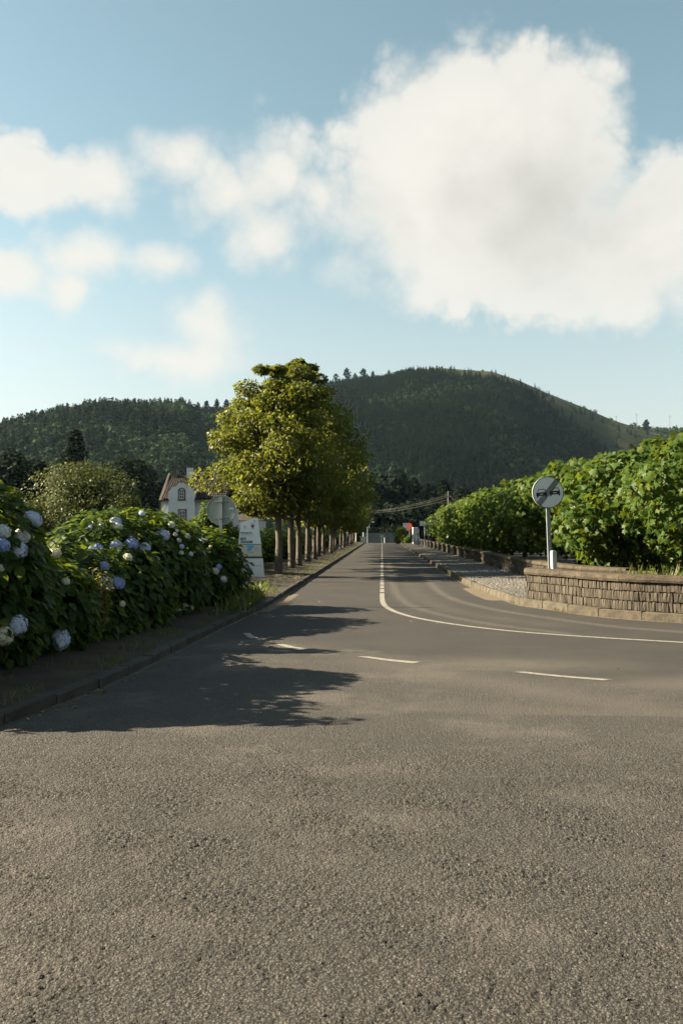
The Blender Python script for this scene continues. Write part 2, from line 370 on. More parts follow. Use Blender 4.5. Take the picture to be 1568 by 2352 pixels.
# ------------------------------------------------------------------ path curves
def resample(pts, step):
    P = [Vector(p) for p in pts]; out = [P[0].copy()]; acc = 0.0
    for a, b in zip(P[:-1], P[1:]):
        L = (b - a).length; d = step - acc
        while d <= L: out.append(a + (b - a) * (d / L)); d += step
        acc = (acc + L) % step
    return out
def smooth_path(pts, n=10):
    """Catmull-Rom through the points"""
    P = [Vector(p) for p in pts]; P = [P[0] * 2 - P[1]] + P + [P[-1] * 2 - P[-2]]; out = []
    for i in range(1, len(P) - 2):
        a, b, c, d = P[i - 1], P[i], P[i + 1], P[i + 2]
        for k in range(n):
            t = k / n
            out.append(.5 * ((2 * b) + (c - a) * t + (2 * a - 5 * b + 4 * c - d) * t * t + (3 * b - a - 3 * c + d) * t ** 3))
    out.append(P[-2].copy()); return out
def flat(v): return Vector((v.x, v.y, 0))

kerbL = [flat(ground(x, y)) for x, y in ((0, 1668), (130, 1618), (270, 1562), (400, 1497), (490, 1452), (560, 1418), (600, 1400))]
kerbL = smooth_path([kerbL[0] + Vector((-.7, -2.6, 0)), *kerbL, Vector((-2.62, 23.5, 0)), Vector((-2.62, 30, 0)), Vector((-2.62, 60, 0)), Vector((-2.62, CREST + 4, 0))], 8)
kr = [flat(ground(x, y)) for x, y in ((1093, 1353), (1140, 1371), (1180, 1386), (1204, 1392), (1268, 1401), (1326, 1410), (1387, 1417.5), (1442, 1422.6), (1568, 1431))]
endv = (kr[-1] - kr[-2]).normalized()
kerbR = smooth_path([Vector((2.62, CREST + 4, 0)), Vector((2.62, 80, 0)), Vector((2.62, 45, 0)), Vector((2.64, 33, 0)), *kr, kr[-1] + endv * 5, kr[-1] + endv * 14], 8)
lineC = smooth_path([Vector((0, 24.2, 0)), Vector((0, 22.8, 0))] + [flat(ground(x, y)) for x, y in ((881, 1388), (900, 1402), (945, 1417), (1020, 1431), (1110, 1443), (1210, 1453), (1380, 1465), (1568, 1476))], 8)
lineC.append(lineC[-1] + (lineC[-1] - lineC[-4]).normalized() * 12)
streaks = [smooth_path([flat(ground(x, y)) for x, y in p], 6) for p in (
    ((893, 1290), (897, 1320), (906, 1355), (928, 1382), (975, 1402), (1050, 1420), (1150, 1437), (1300, 1455)),
    ((965, 1310), (985, 1336), (1010, 1360), (1055, 1381), (1140, 1401), (1250, 1418), (1400, 1438), (1568, 1452)),
    ((940, 1340), (965, 1372), (1020, 1396), (1100, 1414), (1250, 1434)))]

# ------------------------------------------------------------------ road
def seg_dist(P, path):
    """distance of the points P (n,2) from a polyline"""
    best = np.full(len(P), 1e9)
    for a, b in zip(path[:-1], path[1:]):
        a2 = np.array(a[:2]); d = np.array(b[:2]) - a2; L = max((d * d).sum(), 1e-9)
        t = np.clip(((P - a2) @ d) / L, 0, 1)[:, None]
        best = np.minimum(best, np.linalg.norm(P - a2 - t * d, axis=1))
    return best
def road_sheet(name, X, Y):
    gx, gy = np.meshgrid(X, Y); n = len(X)
    V = np.stack([gx.ravel(), gy.ravel(), np.array([gz(y) for y in Y]).repeat(n)], 1)
    idx = np.arange(len(V)).reshape(len(Y), n)
    q = np.stack([idx[:-1, :-1], idx[:-1, 1:], idx[1:, 1:], idx[1:, :-1]], -1).reshape(-1, 4)
    me = arrays_mesh(name, V, loops=q.ravel(), starts=np.arange(len(q)) * 4, mats=[M['asphalt']])
    P = V[:, :2]
    s = P[:, 1] + .9 * P[:, 0] - 12.2
    coarse = np.clip(.5 - s / 1.6, 0, 1)
    dust = np.zeros(len(P))
    for st, wd, am in zip(streaks, (.11, .12, .3), (.8, .85, .3)):
        dust = np.maximum(dust, am * np.exp(-(seg_dist(P, st) / wd) ** 2))
    dust = np.maximum(dust, .9 * np.exp(-(((P[:, 0] - 1.6) / 1.3) ** 2 + ((P[:, 1] - 11.3) / .55) ** 2)))
    dust = np.maximum(dust, .9 * np.exp(-(((P[:, 0] - 3.6) / 1.4) ** 2 + ((P[:, 1] - 9.9) / .5) ** 2)))
    dust = np.maximum(dust, .8 * np.exp(-((s + .9 + .2 * P[:, 0]) / .7) ** 2) * np.clip((P[:, 0] + 1.2) / 1.5, 0, 1))
    dust = np.maximum(dust, .75 * np.exp(-((P[:, 1] - 8.6 + .16 * P[:, 0]) / .35) ** 2) * np.clip((P[:, 0] + .5) / 2, 0, 1))
    dirt = np.maximum(.62 * np.exp(-(seg_dist(P, kerbL) / .16) ** 2), .8 * np.exp(-(seg_dist(P, kerbR) / .13) ** 2))
    gut = [flat(ground(x, y)) for x, y in ((1085, 1352), (1112, 1366), (1140, 1377))]
    dirt = np.maximum(dirt, 1.0 * np.exp(-(seg_dist(P, gut) / .34) ** 4))
    gut2 = [flat(ground(x, y)) for x, y in ((602, 1404), (640, 1385), (672, 1366))]
    dirt = np.maximum(dirt, .72 * np.exp(-(seg_dist(P, gut2) / .24) ** 4))
    for nm, arr in (('coarse', coarse), ('dust', dust), ('dirt', dirt)):
        me.attributes.new(nm, 'FLOAT', 'POINT').data.foreach_set('value', arr.astype(np.float32))
    return me
Yv = np.concatenate([np.arange(-6, 7, .5), np.arange(7, 36, .11), np.arange(36, 132, 2.0), np.arange(132, 330, 6)])
road = tag(link(bpy.data.objects.new('road', road_sheet('road', np.concatenate([np.arange(-6, -3.2, .4), np.arange(-3.2, 7, .11), np.arange(7, 30, 1.0)]), Yv))), kind='structure')

def rough_asphalt():
    st = .0095; X = np.arange(-4.7, 4.0, st); Y = np.arange(2.1, 8.2, st); ny, nx_ = len(Y), len(X); rs = np.random.RandomState(4)
    fy = np.fft.fftfreq(ny, st)[:, None]; fx = np.fft.rfftfreq(nx_, st)[None, :]; fr = np.hypot(fx, fy)
    def band(f0, w_):
        a = np.fft.irfft2(np.fft.rfft2(rs.normal(size=(ny, nx_))) * np.exp(-((np.log(fr + 1e-6) - math.log(f0)) / w_) ** 2), s=(ny, nx_)); return a / a.std()
    worn = np.clip(.80 + .20 * band(1.2, .7), .45, 1.15)                       # patches where chips stand proud or are worn flat
    chips = band(38, .42); chips = np.tanh(chips * 1.1) + .35 * band(20, .4)
    h = .0040 * worn * chips + .0013 * band(7, .6)
    fade = np.clip((8.1 - Y) / 2.2, 0, 1)[:, None] * np.clip((Y - 2.1) / .2, 0, 1)[:, None] * np.clip((X + 4.7) / .3, 0, 1)[None, :] * np.clip((4.0 - X) / .3, 0, 1)[None, :]
    gx, gy = np.meshgrid(X, Y); fade = fade * np.clip((gx + .46 * gy + .95) / .4, 0, 1) * np.clip((.37 * gy + .95 - gx) / .4, 0, 1)
    Z = .0015 + fade * (h + .0105)
    gx, gy = np.meshgrid(X, Y); V = np.stack([gx.ravel(), gy.ravel(), Z.ravel()], 1)
    idx = np.arange(len(V)).reshape(ny, nx_); q = np.stack([idx[:-1, :-1], idx[:-1, 1:], idx[1:, 1:], idx[1:, :-1]], -1).reshape(-1, 4)
    c = V[q[:, 0]]; q = q[(c[:, 0] > -.46 * c[:, 1] - .95) & (c[:, 0] < .37 * c[:, 1] + .95)]
    use = np.unique(q); mp = np.zeros(len(V), np.int64); mp[use] = np.arange(len(use)); V = V[use]; q = mp[q]
    me = arrays_mesh('asphalt_surface', V, loops=q.ravel(), starts=np.arange(len(q)) * 4, mats=[M['asphalt']], smooth=True)
    for nm, val in (('coarse', 1.0), ('dust', 0.0), ('dirt', 0.0)):
        me.attributes.new(nm, 'FLOAT', 'POINT').data.foreach_set('value', np.full(len(V), val, np.float32))
    return tag(link(bpy.data.objects.new('asphalt_surface', me), road), kind='stuff')
rough_asphalt()
def strip(path, width, z=.005, zf=None):
    mb = MB(); vs = []; n = len(path)
    for i, p in enumerate(path):
        t = (path[min(i + 1, n - 1)] - path[max(i - 1, 0)]).normalized(); nn = Vector((-t.y, t.x, 0))
        zz = z + gz(p.y)
        vs += [p + nn * width / 2 + Vector((0, 0, zz)), p - nn * width / 2 + Vector((0, 0, zz))]
    mb.add(vs, [(2 * i, 2 * i + 1, 2 * i + 3, 2 * i + 2) for i in range(n - 1)]); return mb
strip(lineC, .125).obj('solid_line', M['paint'], road)
y = 24.65
while y < CREST - 4:
    strip([Vector((0, y, 0)), Vector((0, y + .7, 0)), Vector((0, y + 1.35, 0))], .125).obj('dash', M['paint'], road)
    y += 1.72
for quad in (((558, 1454), (574, 1453.5), (593, 1465), (577, 1466.5)), ((634, 1480), (652, 1479), (709, 1490), (692, 1493)),
             ((821, 1507.5), (842, 1507), (965, 1520), (948, 1523.5)), ((1178, 1543), (1205, 1542.5), (1407, 1560), (1385, 1562.5))):
    q = [ground(x, y, .005) for x, y in quad]
    a, b, c, d = q; vs = []; n = 8
    for k in range(n + 1):
        t = k / n; bow = Vector((0, .05 * math.sin(t * PI), 0))
        vs += [a + (d - a) * t - bow, b + (c - b) * t - bow]
    MB().add(vs, [(2 * i, 2 * i + 2, 2 * i + 3, 2 * i + 1) for i in range(n)]).obj('dash', M['paint'], road)

# ------------------------------------------------------------------ kerbs, verge, sidewalk
def stone_mesh(name, L, Wd, H, mat, rnd, bev=.018):
    mb = MB(); mb.box((0, 0, 0), (L, Wd, H), bev=bev)
    mb.v = [(x + rnd.uniform(-.006, .006), y + rnd.uniform(-.008, .008), z + rnd.uniform(-.007, .007)) for x, y, z in mb.v]
    return mb.mesh(name, mat)
rk = random.Random(3)
def kerb_row(path, name, label, mat, side, length, wd, h, ymax):
    root = tag(empty(name, path[0], 0), label, 'kerb')
    root.location = (0, 0, 0)
    meshes = [stone_mesh('kerb_stone', length - .02, wd, h + .14, mat, rk) for _ in range(5)]
    pts = resample(path, length)
    for a, b in zip(pts[:-1], pts[1:]):
        t = (b - a).normalized(); nn = Vector((-t.y, t.x, 0)) * side; c = (a + b) / 2 + nn * wd / 2
        if c.y > ymax: continue
        o = bpy.data.objects.new('kerb_stone', rk.choice(meshes)); link(o, root)
        o.location = (c.x, c.y, gz(c.y) + h / 2 - .07 + rk.uniform(-.010, .010)); o.rotation_euler = (rk.uniform(-.03, .03), rk.uniform(-.01, .01), math.atan2(t.y, t.x) + rk.uniform(-.012, .012))
    return root
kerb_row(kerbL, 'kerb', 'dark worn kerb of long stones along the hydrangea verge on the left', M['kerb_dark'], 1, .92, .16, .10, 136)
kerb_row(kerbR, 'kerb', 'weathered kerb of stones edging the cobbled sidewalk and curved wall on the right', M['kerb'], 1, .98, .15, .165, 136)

def side_sheet(name, path, side, far, zf, mat, off, ncol=14, kind='structure'):
    pts = resample(path, .5); vs = []; m = ncol + 1
    for i, p in enumerate(pts):
        t = (pts[min(i + 1, len(pts) - 1)] - pts[max(i - 1, 0)]).normalized(); nn = Vector((-t.y, t.x, 0)) * side
        a = p + nn * off
        for k in range(m):
            f = (k / ncol) ** 1.8
            x = a.x + (far - a.x) * f; yy = a.y
            d = abs(x - a.x)
            vs.append((x, yy, gz(yy) + zf(x, yy, d)))
    fs = [(i * m + k, i * m + k + 1, (i + 1) * m + k + 1, (i + 1) * m + k) for i in range(len(pts) - 1) for k in range(ncol)]
    return tag(link(bpy.data.objects.new(name, arrays_mesh(name, vs, faces=fs, mats=[mat], smooth=True))), kind=kind)
side_sheet('verge', kerbL, 1, -60, lambda x, y, d: .085 + min(d, 1.6) * .07 + .03 * mnoise.noise((x * 1.4, y * 1.4, 0)) * min(1, d * 3), M['soil'], .12)
# the right side: bed under the cobbles and the garden behind the walls
def right_bed():
    pts = resample(kerbR, .5); vs = []
    for i, p in enumerate(pts):
        t = (pts[min(i + 1, len(pts) - 1)] - pts[max(i - 1, 0)]).normalized(); nn = Vector((-t.y, t.x, 0))
        a = p + nn * .13; b = p + nn * 3.2
        vs += [(a.x, a.y, gz(a.y) + .125), (b.x, b.y, gz(b.y) + .165)]
    fs = [(2 * i, 2 * i + 1, 2 * i + 3, 2 * i + 2) for i in range(len(pts) - 1)]
    return tag(link(bpy.data.objects.new('sidewalk', arrays_mesh('sidewalk', vs, faces=fs, mats=[M['bed']]))), kind='structure')
sidewalk = right_bed()
V = []; Fc = []
gy = list(range(18, 150, 4))
for yy in gy:
    for x, z in ((5.0, .12), (6, .18), (9, .22), (20, .25), (60, .2)): V.append((x + max(0, 24 - yy) * .55, yy, gz(yy) + z))
for j in range(len(gy) - 1):
    for i in range(4): Fc.append((j * 5 + i, j * 5 + i + 1, j * 5 + 6 + i, j * 5 + 5 + i))
tag(link(bpy.data.objects.new('garden_bed', arrays_mesh('garden_bed', V, faces=Fc, mats=[M['soil']]))), kind='structure')

# cobbles: the nearest 300 are pieces of their own
WX = 4.86
cob = []
rr = random.Random(8)
for p in np.arange(19.4, 62, .105):
    # inner edge of the kerb at this distance
    cand = [q for q in kerbR if abs(q.y - p) < 3.0]
    if not cand: continue
    kx = np.interp(p, [q.y for q in reversed(kerbR)], [q.x for q in reversed(kerbR)])
    x = kx + .22 + rr.uniform(0, .05)
    while x < WX + (.0 if p > 26 else (26 - p) * .35):
        cob.append((x, p + rr.uniform(-.012, .012), .128 + .014 * (x - kx) + rr.uniform(-.006, .006))); x += .105 + rr.uniform(-.008, .012)
cm = MB().box((0, 0, 0), (.096, .094, .06), bev=.014)
cme = cm.mesh('cobble', M['cobble'])
vis = sorted(cob, key=lambda c: (Vector(c) - CAM).length)
seen = [c for c in vis if 0 < proj(c)[0] < 1215 + 30]
near = set(seen[:300])
for c in seen[:300]:
    o = bpy.data.objects.new('cobble', cme); link(o, sidewalk); o.location = c; o.rotation_euler = (rr.uniform(-.08, .08), rr.uniform(-.08, .08), rr.uniform(-.12, .12))
rest = [c for c in cob if c not in near]
Tn = np.array(rest); Nn = np.array([(rr.uniform(-.08, .08), rr.uniform(-.08, .08), 1) for _ in rest]); Tp = np.array([(rr.uniform(-.1, .1), 1, 0) for _ in rest])
tag(link(bpy.data.objects.new('cobbles', scatter('cobbles', cm.v, cm.f, frames(Nn, Tp, np.ones(len(rest))), Tn, M['cobble'])), sidewalk), kind='stuff')

# ------------------------------------------------------------------ dry stone walls
rw = random.Random(12)
def rough_stone(name, L, D_, H, mat, bev, jit):
    mb = MB(); mb.box((0, 0, 0), (L, D_, H), bev=bev)
    mb.v = [(x + rw.uniform(-jit, jit), y + rw.uniform(-jit, jit), z + rw.uniform(-jit, jit)) for x, y, z in mb.v]
    return mb
def stone_wall(root, path, z0, courses, ch, depth, side, smin, smax, cop_h, cop_d, cop_len, single, pilaster=0):
    """path = face line; stones stand on end in courses, a coping slab on top"""
    L = [0.0]
    for a, b in zip(path[:-1], path[1:]): L.append(L[-1] + (b - a).length)
    def atl(s):
        s = min(max(s, 0), L[-1]); i = max(j for j in range(len(L)) if L[j] <= s); i = min(i, len(path) - 2)
        a, b = path[i], path[i + 1]; t = (b - a).normalized()
        return a + t * (s - L[i]), t, Vector((-t.y, t.x, 0)) * side      # normal points into the wall
    H = courses * ch
    # mortar core
    core = MB(); pts = resample(path, .25); vs = []
    if (pts[-1] - path[-1]).length > .02: pts.append(path[-1].copy())
    for i, p in enumerate(pts):
        t = (pts[min(i + 1, len(pts) - 1)] - pts[max(i - 1, 0)]).normalized(); nn = Vector((-t.y, t.x, 0)) * side
        g = gz(p.y)
        for off, z in ((.03, z0 - .1), (.03, z0 + H - .002), (depth - .03, z0 + H - .002), (depth - .03, z0 - .1)): vs.append(p + nn * off + Vector((0, 0, z + g)))
    fs = [(i * 4 + k, i * 4 + (k + 1) % 4, i * 4 + 4 + (k + 1) % 4, i * 4 + 4 + k) for i in range(len(pts) - 1) for k in range(4)]
    fs += [(3, 2, 1, 0), tuple(len(pts) * 4 - 4 + k for k in range(4))]
    core.add(vs, fs).obj('mortar_core', M['mortar'], root)
    stones = []
    for c in range(courses):
        s = rw.uniform(0, .03)
        while s < L[-1] - .02:
            wdt = rw.uniform(smin, smax); wdt = min(wdt, L[-1] - s)
            p, t, nn = atl(s + wdt / 2)
            stones.append((p + nn * (.045 + rw.uniform(-.011, .011)) + Vector((0, 0, z0 + gz(p.y) + (c + .5) * ch + rw.uniform(-.005, .005))), math.atan2(t.y, t.x), wdt * .86, ch * rw.uniform(.90, .97)))
            s += wdt
    protos = [rough_stone('stone', 1, .09, 1, M['stone'], .0, .0) for _ in range(1)]
    if single:
        temps = []
        for k in range(14):
            mb = MB(); mb.box((0, 0, 0), (.066, .09, ch * .94), bev=.011)
            mb.v = [(x + rw.uniform(-.006, .006), y + rw.uniform(-.010, .008), z + rw.uniform(-.008, .006)) for x, y, z in mb.v]
            temps.append(mb.mesh('stone', M['stone']))
        stones.sort(key=lambda q: (q[0] - CAM).length)
        for p, a, wd, hh in stones[:300]:
            o = bpy.data.objects.new('stone', rw.choice(temps)); link(o, root); o.location = p
            o.rotation_euler = (rw.uniform(-.05, .05), rw.uniform(-.04, .04), a + rw.uniform(-.06, .06)); o.scale = (wd / .066, 1, hh / (ch * .94))
        stones = stones[300:]
    if stones:
        mb = MB()
        for p, a, wd, hh in stones: mb.box(p, (wd, .09, hh), rz=a, bev=min(.012, wd * .2))
        tag(mb.obj('stones', M['stone'], root), kind='stuff')
    # coping slabs
    s = 0.0
    while s < L[-1] - .05:
        e = min(s + cop_len * rw.uniform(.9, 1.1), L[-1])
        if L[-1] - e < .4: e = L[-1]
        n = max(2, int((e - s) / .22) + 1); vs = []; fs = []
        for k in range(n + 1):
            q = s + .004 + (e - s - .008) * k / n; p, t, nn = atl(q); g = gz(p.y)
            prof = ((-cop_d, .0), (-cop_d - .018, cop_h * .35), (-cop_d - .005, cop_h * .82), (-cop_d + .04, cop_h), (depth + .02, cop_h), (depth + .04, .0))
            for off, z in prof: vs.append(p + nn * (off + rw.uniform(-.004, .004)) + Vector((0, 0, z0 + H + z + g + rw.uniform(-.004, .004))))
        m = 6
        for k in range(n):
            for j in range(m): fs.append((k * m + j, k * m + (j + 1) % m, k * m + m + (j + 1) % m, k * m + m + j))
        fs += [tuple(range(m))[::-1], tuple(range(n * m, n * m + m))]
        MB().add(vs, fs).obj('coping', M['coping'], root)
        s = e

w1 = []
for i_, q in enumerate(kerbR[:-1]):
    t_ = (kerbR[i_ + 1] - q).normalized(); f_ = q + Vector((-t_.y, t_.x, 0)) * .175
    if f_.y < 24 and proj((f_.x, f_.y, .16))[0] > 1219 and proj((f_.x, f_.y, .16))[0] < 1800 and f_.y > 0: w1.append(f_)
w1 = [w1[0] + Vector((.12, .75, 0)), w1[0] + Vector((-.03, .42, 0)), w1[0] + Vector((-.055, .14, 0))] + w1
w1 = smooth_path(w1[:3] + w1[4:], 4)
root = empty('curved_stone_wall', (0, 0, 0), 0, 'low curved wall of upright brown stones with rounded coping at the corner', 'wall')
stone_wall(root, w1, .155, 3, .19, .34, 1, .038, .086, .135, .06, 1.9, True)
# a strip of red and white reflector on its end
e0 = w1[0]
rf = MB()
for k in range(3): rf.box((0, 0, k * .13), (.03, .012, .128), m=(0, 1, 0)[k])
o = rf.obj('reflector', [M['red'], M['white']]); o.location = (w1[5].x - .022, w1[5].y, .36); o.rotation_euler = (0, 0, math.radians(75))
tag(o, 'narrow red and white reflector on the left end of the curved wall', 'reflector'); REFL = o

w2 = [Vector((WX, y, 0)) for y in (CREST - 6, 90, 60, 45, 36)] + [Vector((4.92, 30, 0)), Vector((5.1, 26.5, 0)), Vector((5.55, 24.2, 0)), Vector((6.3, 22.8, 0))]
w2 = smooth_path(w2, 8)
root = empty('roadside_stone_wall', (0, 0, 0), 0, 'long low stone wall running along the cobbled sidewalk under the trees', 'wall')
stone_wall(root, w2, .15, 3, .165, .34, 1, .06, .13, .12, .04, 1.6, False)
w3 = smooth_path([Vector((5.35, 21.9, 0)), Vector((5.9, 21.75, 0)), Vector((6.55, 21.45, 0))], 6)
root = empty('garden_stone_wall', (0, 0, 0), 0, 'short stub of stone wall just behind the white marker post', 'wall')
stone_wall(root, w3, .15, 3, .155, .34, 1, .06, .13, .12, .04, 1.6, True)

# ------------------------------------------------------------------ leaves
HYD_V = [(0, -.02, 0), (-.30, .22, .05), (0, .30, -.04), (.30, .22, .05), (-.33, .55, .02), (0, .62, -.06), (.33, .55, .02), (0, 1.0, -.16)]
HYD_F = [(0, 2, 1), (0, 3, 2), (1, 2, 5, 4), (2, 3, 6, 5), (4, 5, 7), (5, 6, 7)]
def lobed():
    pts = [(0, -.05), (.20, .02), (.50, .06), (.36, .24), (.56, .52), (.27, .55), (.16, .66), (0, 1.0)]
    pts = pts + [(-x, y) for x, y in reversed(pts[1:-1])]
    V = [(0, .30, .0)]
    for x, y in pts: V.append((x, y, -.10 * (abs(x) / .5) ** 1.5 * 1.0 - .12 * max(0, y - .4)))
    n = len(pts)
    return V, [(0, 1 + i, 1 + (i + 1) % n) for i in range(n)]
LOB_V, LOB_F = lobed()
OVL_V = [(0, 0, 0), (-.28, .45, .05), (0, .5, -.03), (.28, .45, .05), (0, 1, -.08)]
OVL_F = [(0, 2, 1), (0, 3, 2), (1, 2, 4), (2, 3, 4)]
DIA_V = [(0, 0, 0), (-.42, .5, .06), (.42, .5, .06), (0, 1, -.05)]
DIA_F = [(0, 2, 1), (1, 2, 3)]
_lm = {}
def leaf_mesh(kind, mat):
    key = (kind, mat.name)
    if key not in _lm:
        tv, tf = {'hyd': (HYD_V, HYD_F), 'lob': (LOB_V, LOB_F), 'ovl': (OVL_V, OVL_F), 'dia': (DIA_V, DIA_F)}[kind]
        _lm[key] = (tv, tf, arrays_mesh('leaf', tv, faces=tf, mats=[mat]))
    return _lm[key]
def add_leaves(root, P, N, Tp, size, kind, mat, nparts, out=None, part='foliage'):
    """P, N, Tp in world space; root sits at a location without rotation"""
    tv, tf, me = leaf_mesh(kind, mat)
    base = np.array(root.location)
    Ms = frames(N, Tp, size); loc = P - base
    idx = np.arange(len(P)); pick = np.zeros(len(P), bool)
    if nparts:
        c = (np.asarray(RMI) @ (P - np.array(CAM)).T).T
        px = 784 - FPX * c[:, 0] / c[:, 2]; py = 1176 + FPX * c[:, 1] / c[:, 2]
        ok = (px > 0) & (px < 1568) & (py > 0) & (py < 2352)
        o = out if out is not None else N
        d = np.array(CAM) - P; d /= np.linalg.norm(d, axis=1, keepdims=True)
        score = size / -c[:, 2] * np.clip((o * d).sum(1) + .15, .01, 1) * ok
        best = np.argsort(-score)[:nparts]; pick[best] = True
        for i in best:
            ob = bpy.data.objects.new('leaf', me); COL.objects.link(ob); ob.parent = root
            ob.matrix_local = Matrix.Translation(loc[i]) @ Matrix(Ms[i].tolist()).to_4x4()
    me2 = scatter(part, tv, tf, Ms[~pick], loc[~pick], mat)
    return tag(link(bpy.data.objects.new(part, me2), root), kind='stuff')

def rnd_unit(rs, n):
    v = rs.normal(size=(n, 3)); return v / np.linalg.norm(v, axis=1, keepdims=True)

# ------------------------------------------------------------------ hydrangeas
def ell_points(rs, ells, n, zmin, layer=1.0, bump=.10):
    """points on the union of ellipsoids (cx,cy,cz,rx,ry,rz) with outward normals"""
    area = np.array([(e[3] * e[4] + e[3] * e[5] + e[4] * e[5]) for e in ells]); k = rs.choice(len(ells), n * 2, p=area / area.sum())
    E = np.array(ells)[k]; u = rnd_unit(rs, len(k))
    nz = np.array([mnoise.noise(Vector((a[0] * 2.3 + b[0] * 3, a[1] * 2.3 + b[1] * 3, a[2] * 2.3))) for a, b in zip(u, E)])
    r = layer * (1 + bump * nz * 1.6 + rs.normal(0, .035, len(k)))
    P = E[:, :3] + u * E[:, 3:6] * r[:, None]
    N = u / E[:, 3:6]; N /= np.linalg.norm(N, axis=1, keepdims=True)
    keep = P[:, 2] > zmin
    for i, e in enumerate(ells):
        q = (((P - np.array(e[:3])) / np.array(e[3:6])) ** 2).sum(1)
        keep &= ~((q < (layer * .86) ** 2) & (k != i))
    P, N = P[keep], N[keep]; return P[:n], N[:n]
def ell_hit(px, py, ells):
    d = ray(px, py); best = None
    for cx, cy, cz, rx, ry, rz in ells:
        o = CAM - Vector((cx, cy, cz)); o = Vector((o.x / rx, o.y / ry, o.z / rz)); e = Vector((d.x / rx, d.y / ry, d.z / rz))
        a = e.dot(e); b = o.dot(e); c = o.dot(o) - 1; D_ = b * b - a * c
        if D_ < 0: continue
        t = (-b - math.sqrt(D_)) / a
        if t > 0 and (best is None or t < best[0]):
            p = CAM + d * t; n = Vector(((p.x - cx) / rx ** 2, (p.y - cy) / ry ** 2, (p.z - cz) / rz ** 2)).normalized(); best = (t, p, n)
    return best
FL = {}
def flower_mesh(mat, var, dome):
    key = (mat.name, var, dome)
    if key in FL: return FL[key]
    rs = np.random.RandomState(70 + var); n = 130
    i = np.arange(n) + .5; lim = {0: 1.55, 1: 1.75, 2: 1.3}[var]
    th = np.arccos(1 - lim * i / n * (1.0)); ph = i * 2.39996
    u = np.stack([np.sin(th) * np.cos(ph), np.sin(th) * np.sin(ph), np.cos(th)], 1)
    r = 1 + rs.normal(0, .05, n); P = u * r[:, None] * np.array([1, 1, .80])
    pv = []; pf = []
    for k in range(4):
        a = k * PI / 2; ca, sa = math.cos(a), math.sin(a)
        q = [(0, 0, 0), (.55, -.48, .10), (1.0, 0, .02), (.55, .48, .10)]; b = len(pv)
        pv += [(x * ca - y * sa, x * sa + y * ca, z) for x, y, z in q]; pf.append((b, b + 1, b + 2, b + 3))
    N = u + rs.normal(0, .22, (n, 3)); Tp = rs.normal(size=(n, 3))
    me = scatter('flower_head', pv, pf, frames(N, Tp, rs.uniform(.17, .24, n)), P, mat)
    V = [tuple(v.co) for v in me.vertices]; Fq = [tuple(p.vertices) for p in me.polygons]; b0 = len(V)      # the mass of florets underneath
    for r_ in range(7):
        for c_ in range(12):
            t_ = PI * .66 * r_ / 6; a_ = 2 * PI * c_ / 12; k_ = .74
            V.append((math.sin(t_) * math.cos(a_) * k_, math.sin(t_) * math.sin(a_) * k_, math.cos(t_) * .80 * k_ - .03))
    Fq += [(b0 + r_ * 12 + c_, b0 + r_ * 12 + (c_ + 1) % 12, b0 + r_ * 12 + 12 + (c_ + 1) % 12, b0 + r_ * 12 + 12 + c_) for r_ in range(6) for c_ in range(12)]
    FL[key] = arrays_mesh('flower_head', V, faces=Fq, mats=[mat])
    return FL[key]
FCOL = {'b': 'fl_blue', 'w': 'fl_white', 'p': 'fl_pale', 'c': 'fl_cream'}
rf_ = random.Random(77)
def add_flower(root, px, py, rpx, col, ells):
    h = ell_hit(px, py, ells)
    if h is None:
        h2 = None
        for q in range(1, 14):
            h2 = ell_hit(px, py + q * 4, ells)
            if h2: break
        if h2 is None: return
        h = (h2[0], CAM + ray(px, py) * h2[0], h2[2])
    t, p, n = h
    d = ray(px, py); t2 = t - .11
    R = rpx * (t2 * d.dot(RM @ Vector((0, 0, -1)))) / FPX
    R = min(max(R, .035), .125)
    p = CAM + d * t2
    nn = (n * .8 + Vector((0, 0, .45)) - d * .35).normalized()
    o = bpy.data.objects.new('flower_head', flower_mesh(M[FCOL[col]], rf_.randrange(3), 0)); link(o, root)
    q = nn.to_track_quat('Z', 'Y').to_matrix().to_4x4() @ Matrix.Rotation(rf_.uniform(0, 6), 4, 'Z')
    o.matrix_local = Matrix.Translation(p - nn * R * .25 - Vector(root.location)) @ q @ Matrix.Diagonal((R, R * rf_.uniform(.88, 1), R * rf_.uniform(.85, 1), 1))
def z1(zx, zy, r): return (zx / 2.24 / 1.5944, (1750 + zy / 2.24) / 1.5944, r / 2.24 / 1.5944)
def z2(zx, zy, r): return ((500 + zx / 2.613) / 1.5944, (1650 + zy / 2.613) / 1.5944, r / 2.613 / 1.5944)
flA = [(*z1(*a[:3]), a[3]) for a in ((38, 430, 62, 'w'), (30, 545, 60, 'b'), (195, 465, 66, 'w'), (165, 575, 76, 'p'), (290, 322, 76, 'p'), (455, 602, 52, 'c'), (12, 735, 34, 'c'),
       (165, 1202, 82, 'p'), (42, 1292, 78, 'c'), (510, 1325, 95, 'p'), (545, 845, 36, 'c'))]
flB = [(*z1(*a[:3]), a[3]) for a in ((790, 582, 66, 'b'), (555, 545, 28, 'w'), (865, 712, 42, 'b'), (858, 862, 70, 'w'), (975, 850, 60, 'b'), (782, 355, 26, 'c'),
       (835, 388, 32, 'w'), (953, 350, 46, 'p'), (970, 388, 38, 'w'), (750, 405, 28, 'b'), (955, 545, 50, 'p'), (1085, 535, 68, 'b'), (1198, 565, 46, 'p'), (1050, 648, 42, 'c'), (1290, 668, 28, 'w'),
       (820, 1030, 30, 'c'), (1010, 1030, 28, 'c'), (800, 1285, 26, 'c'), (1170, 285, 28, 'p'))]
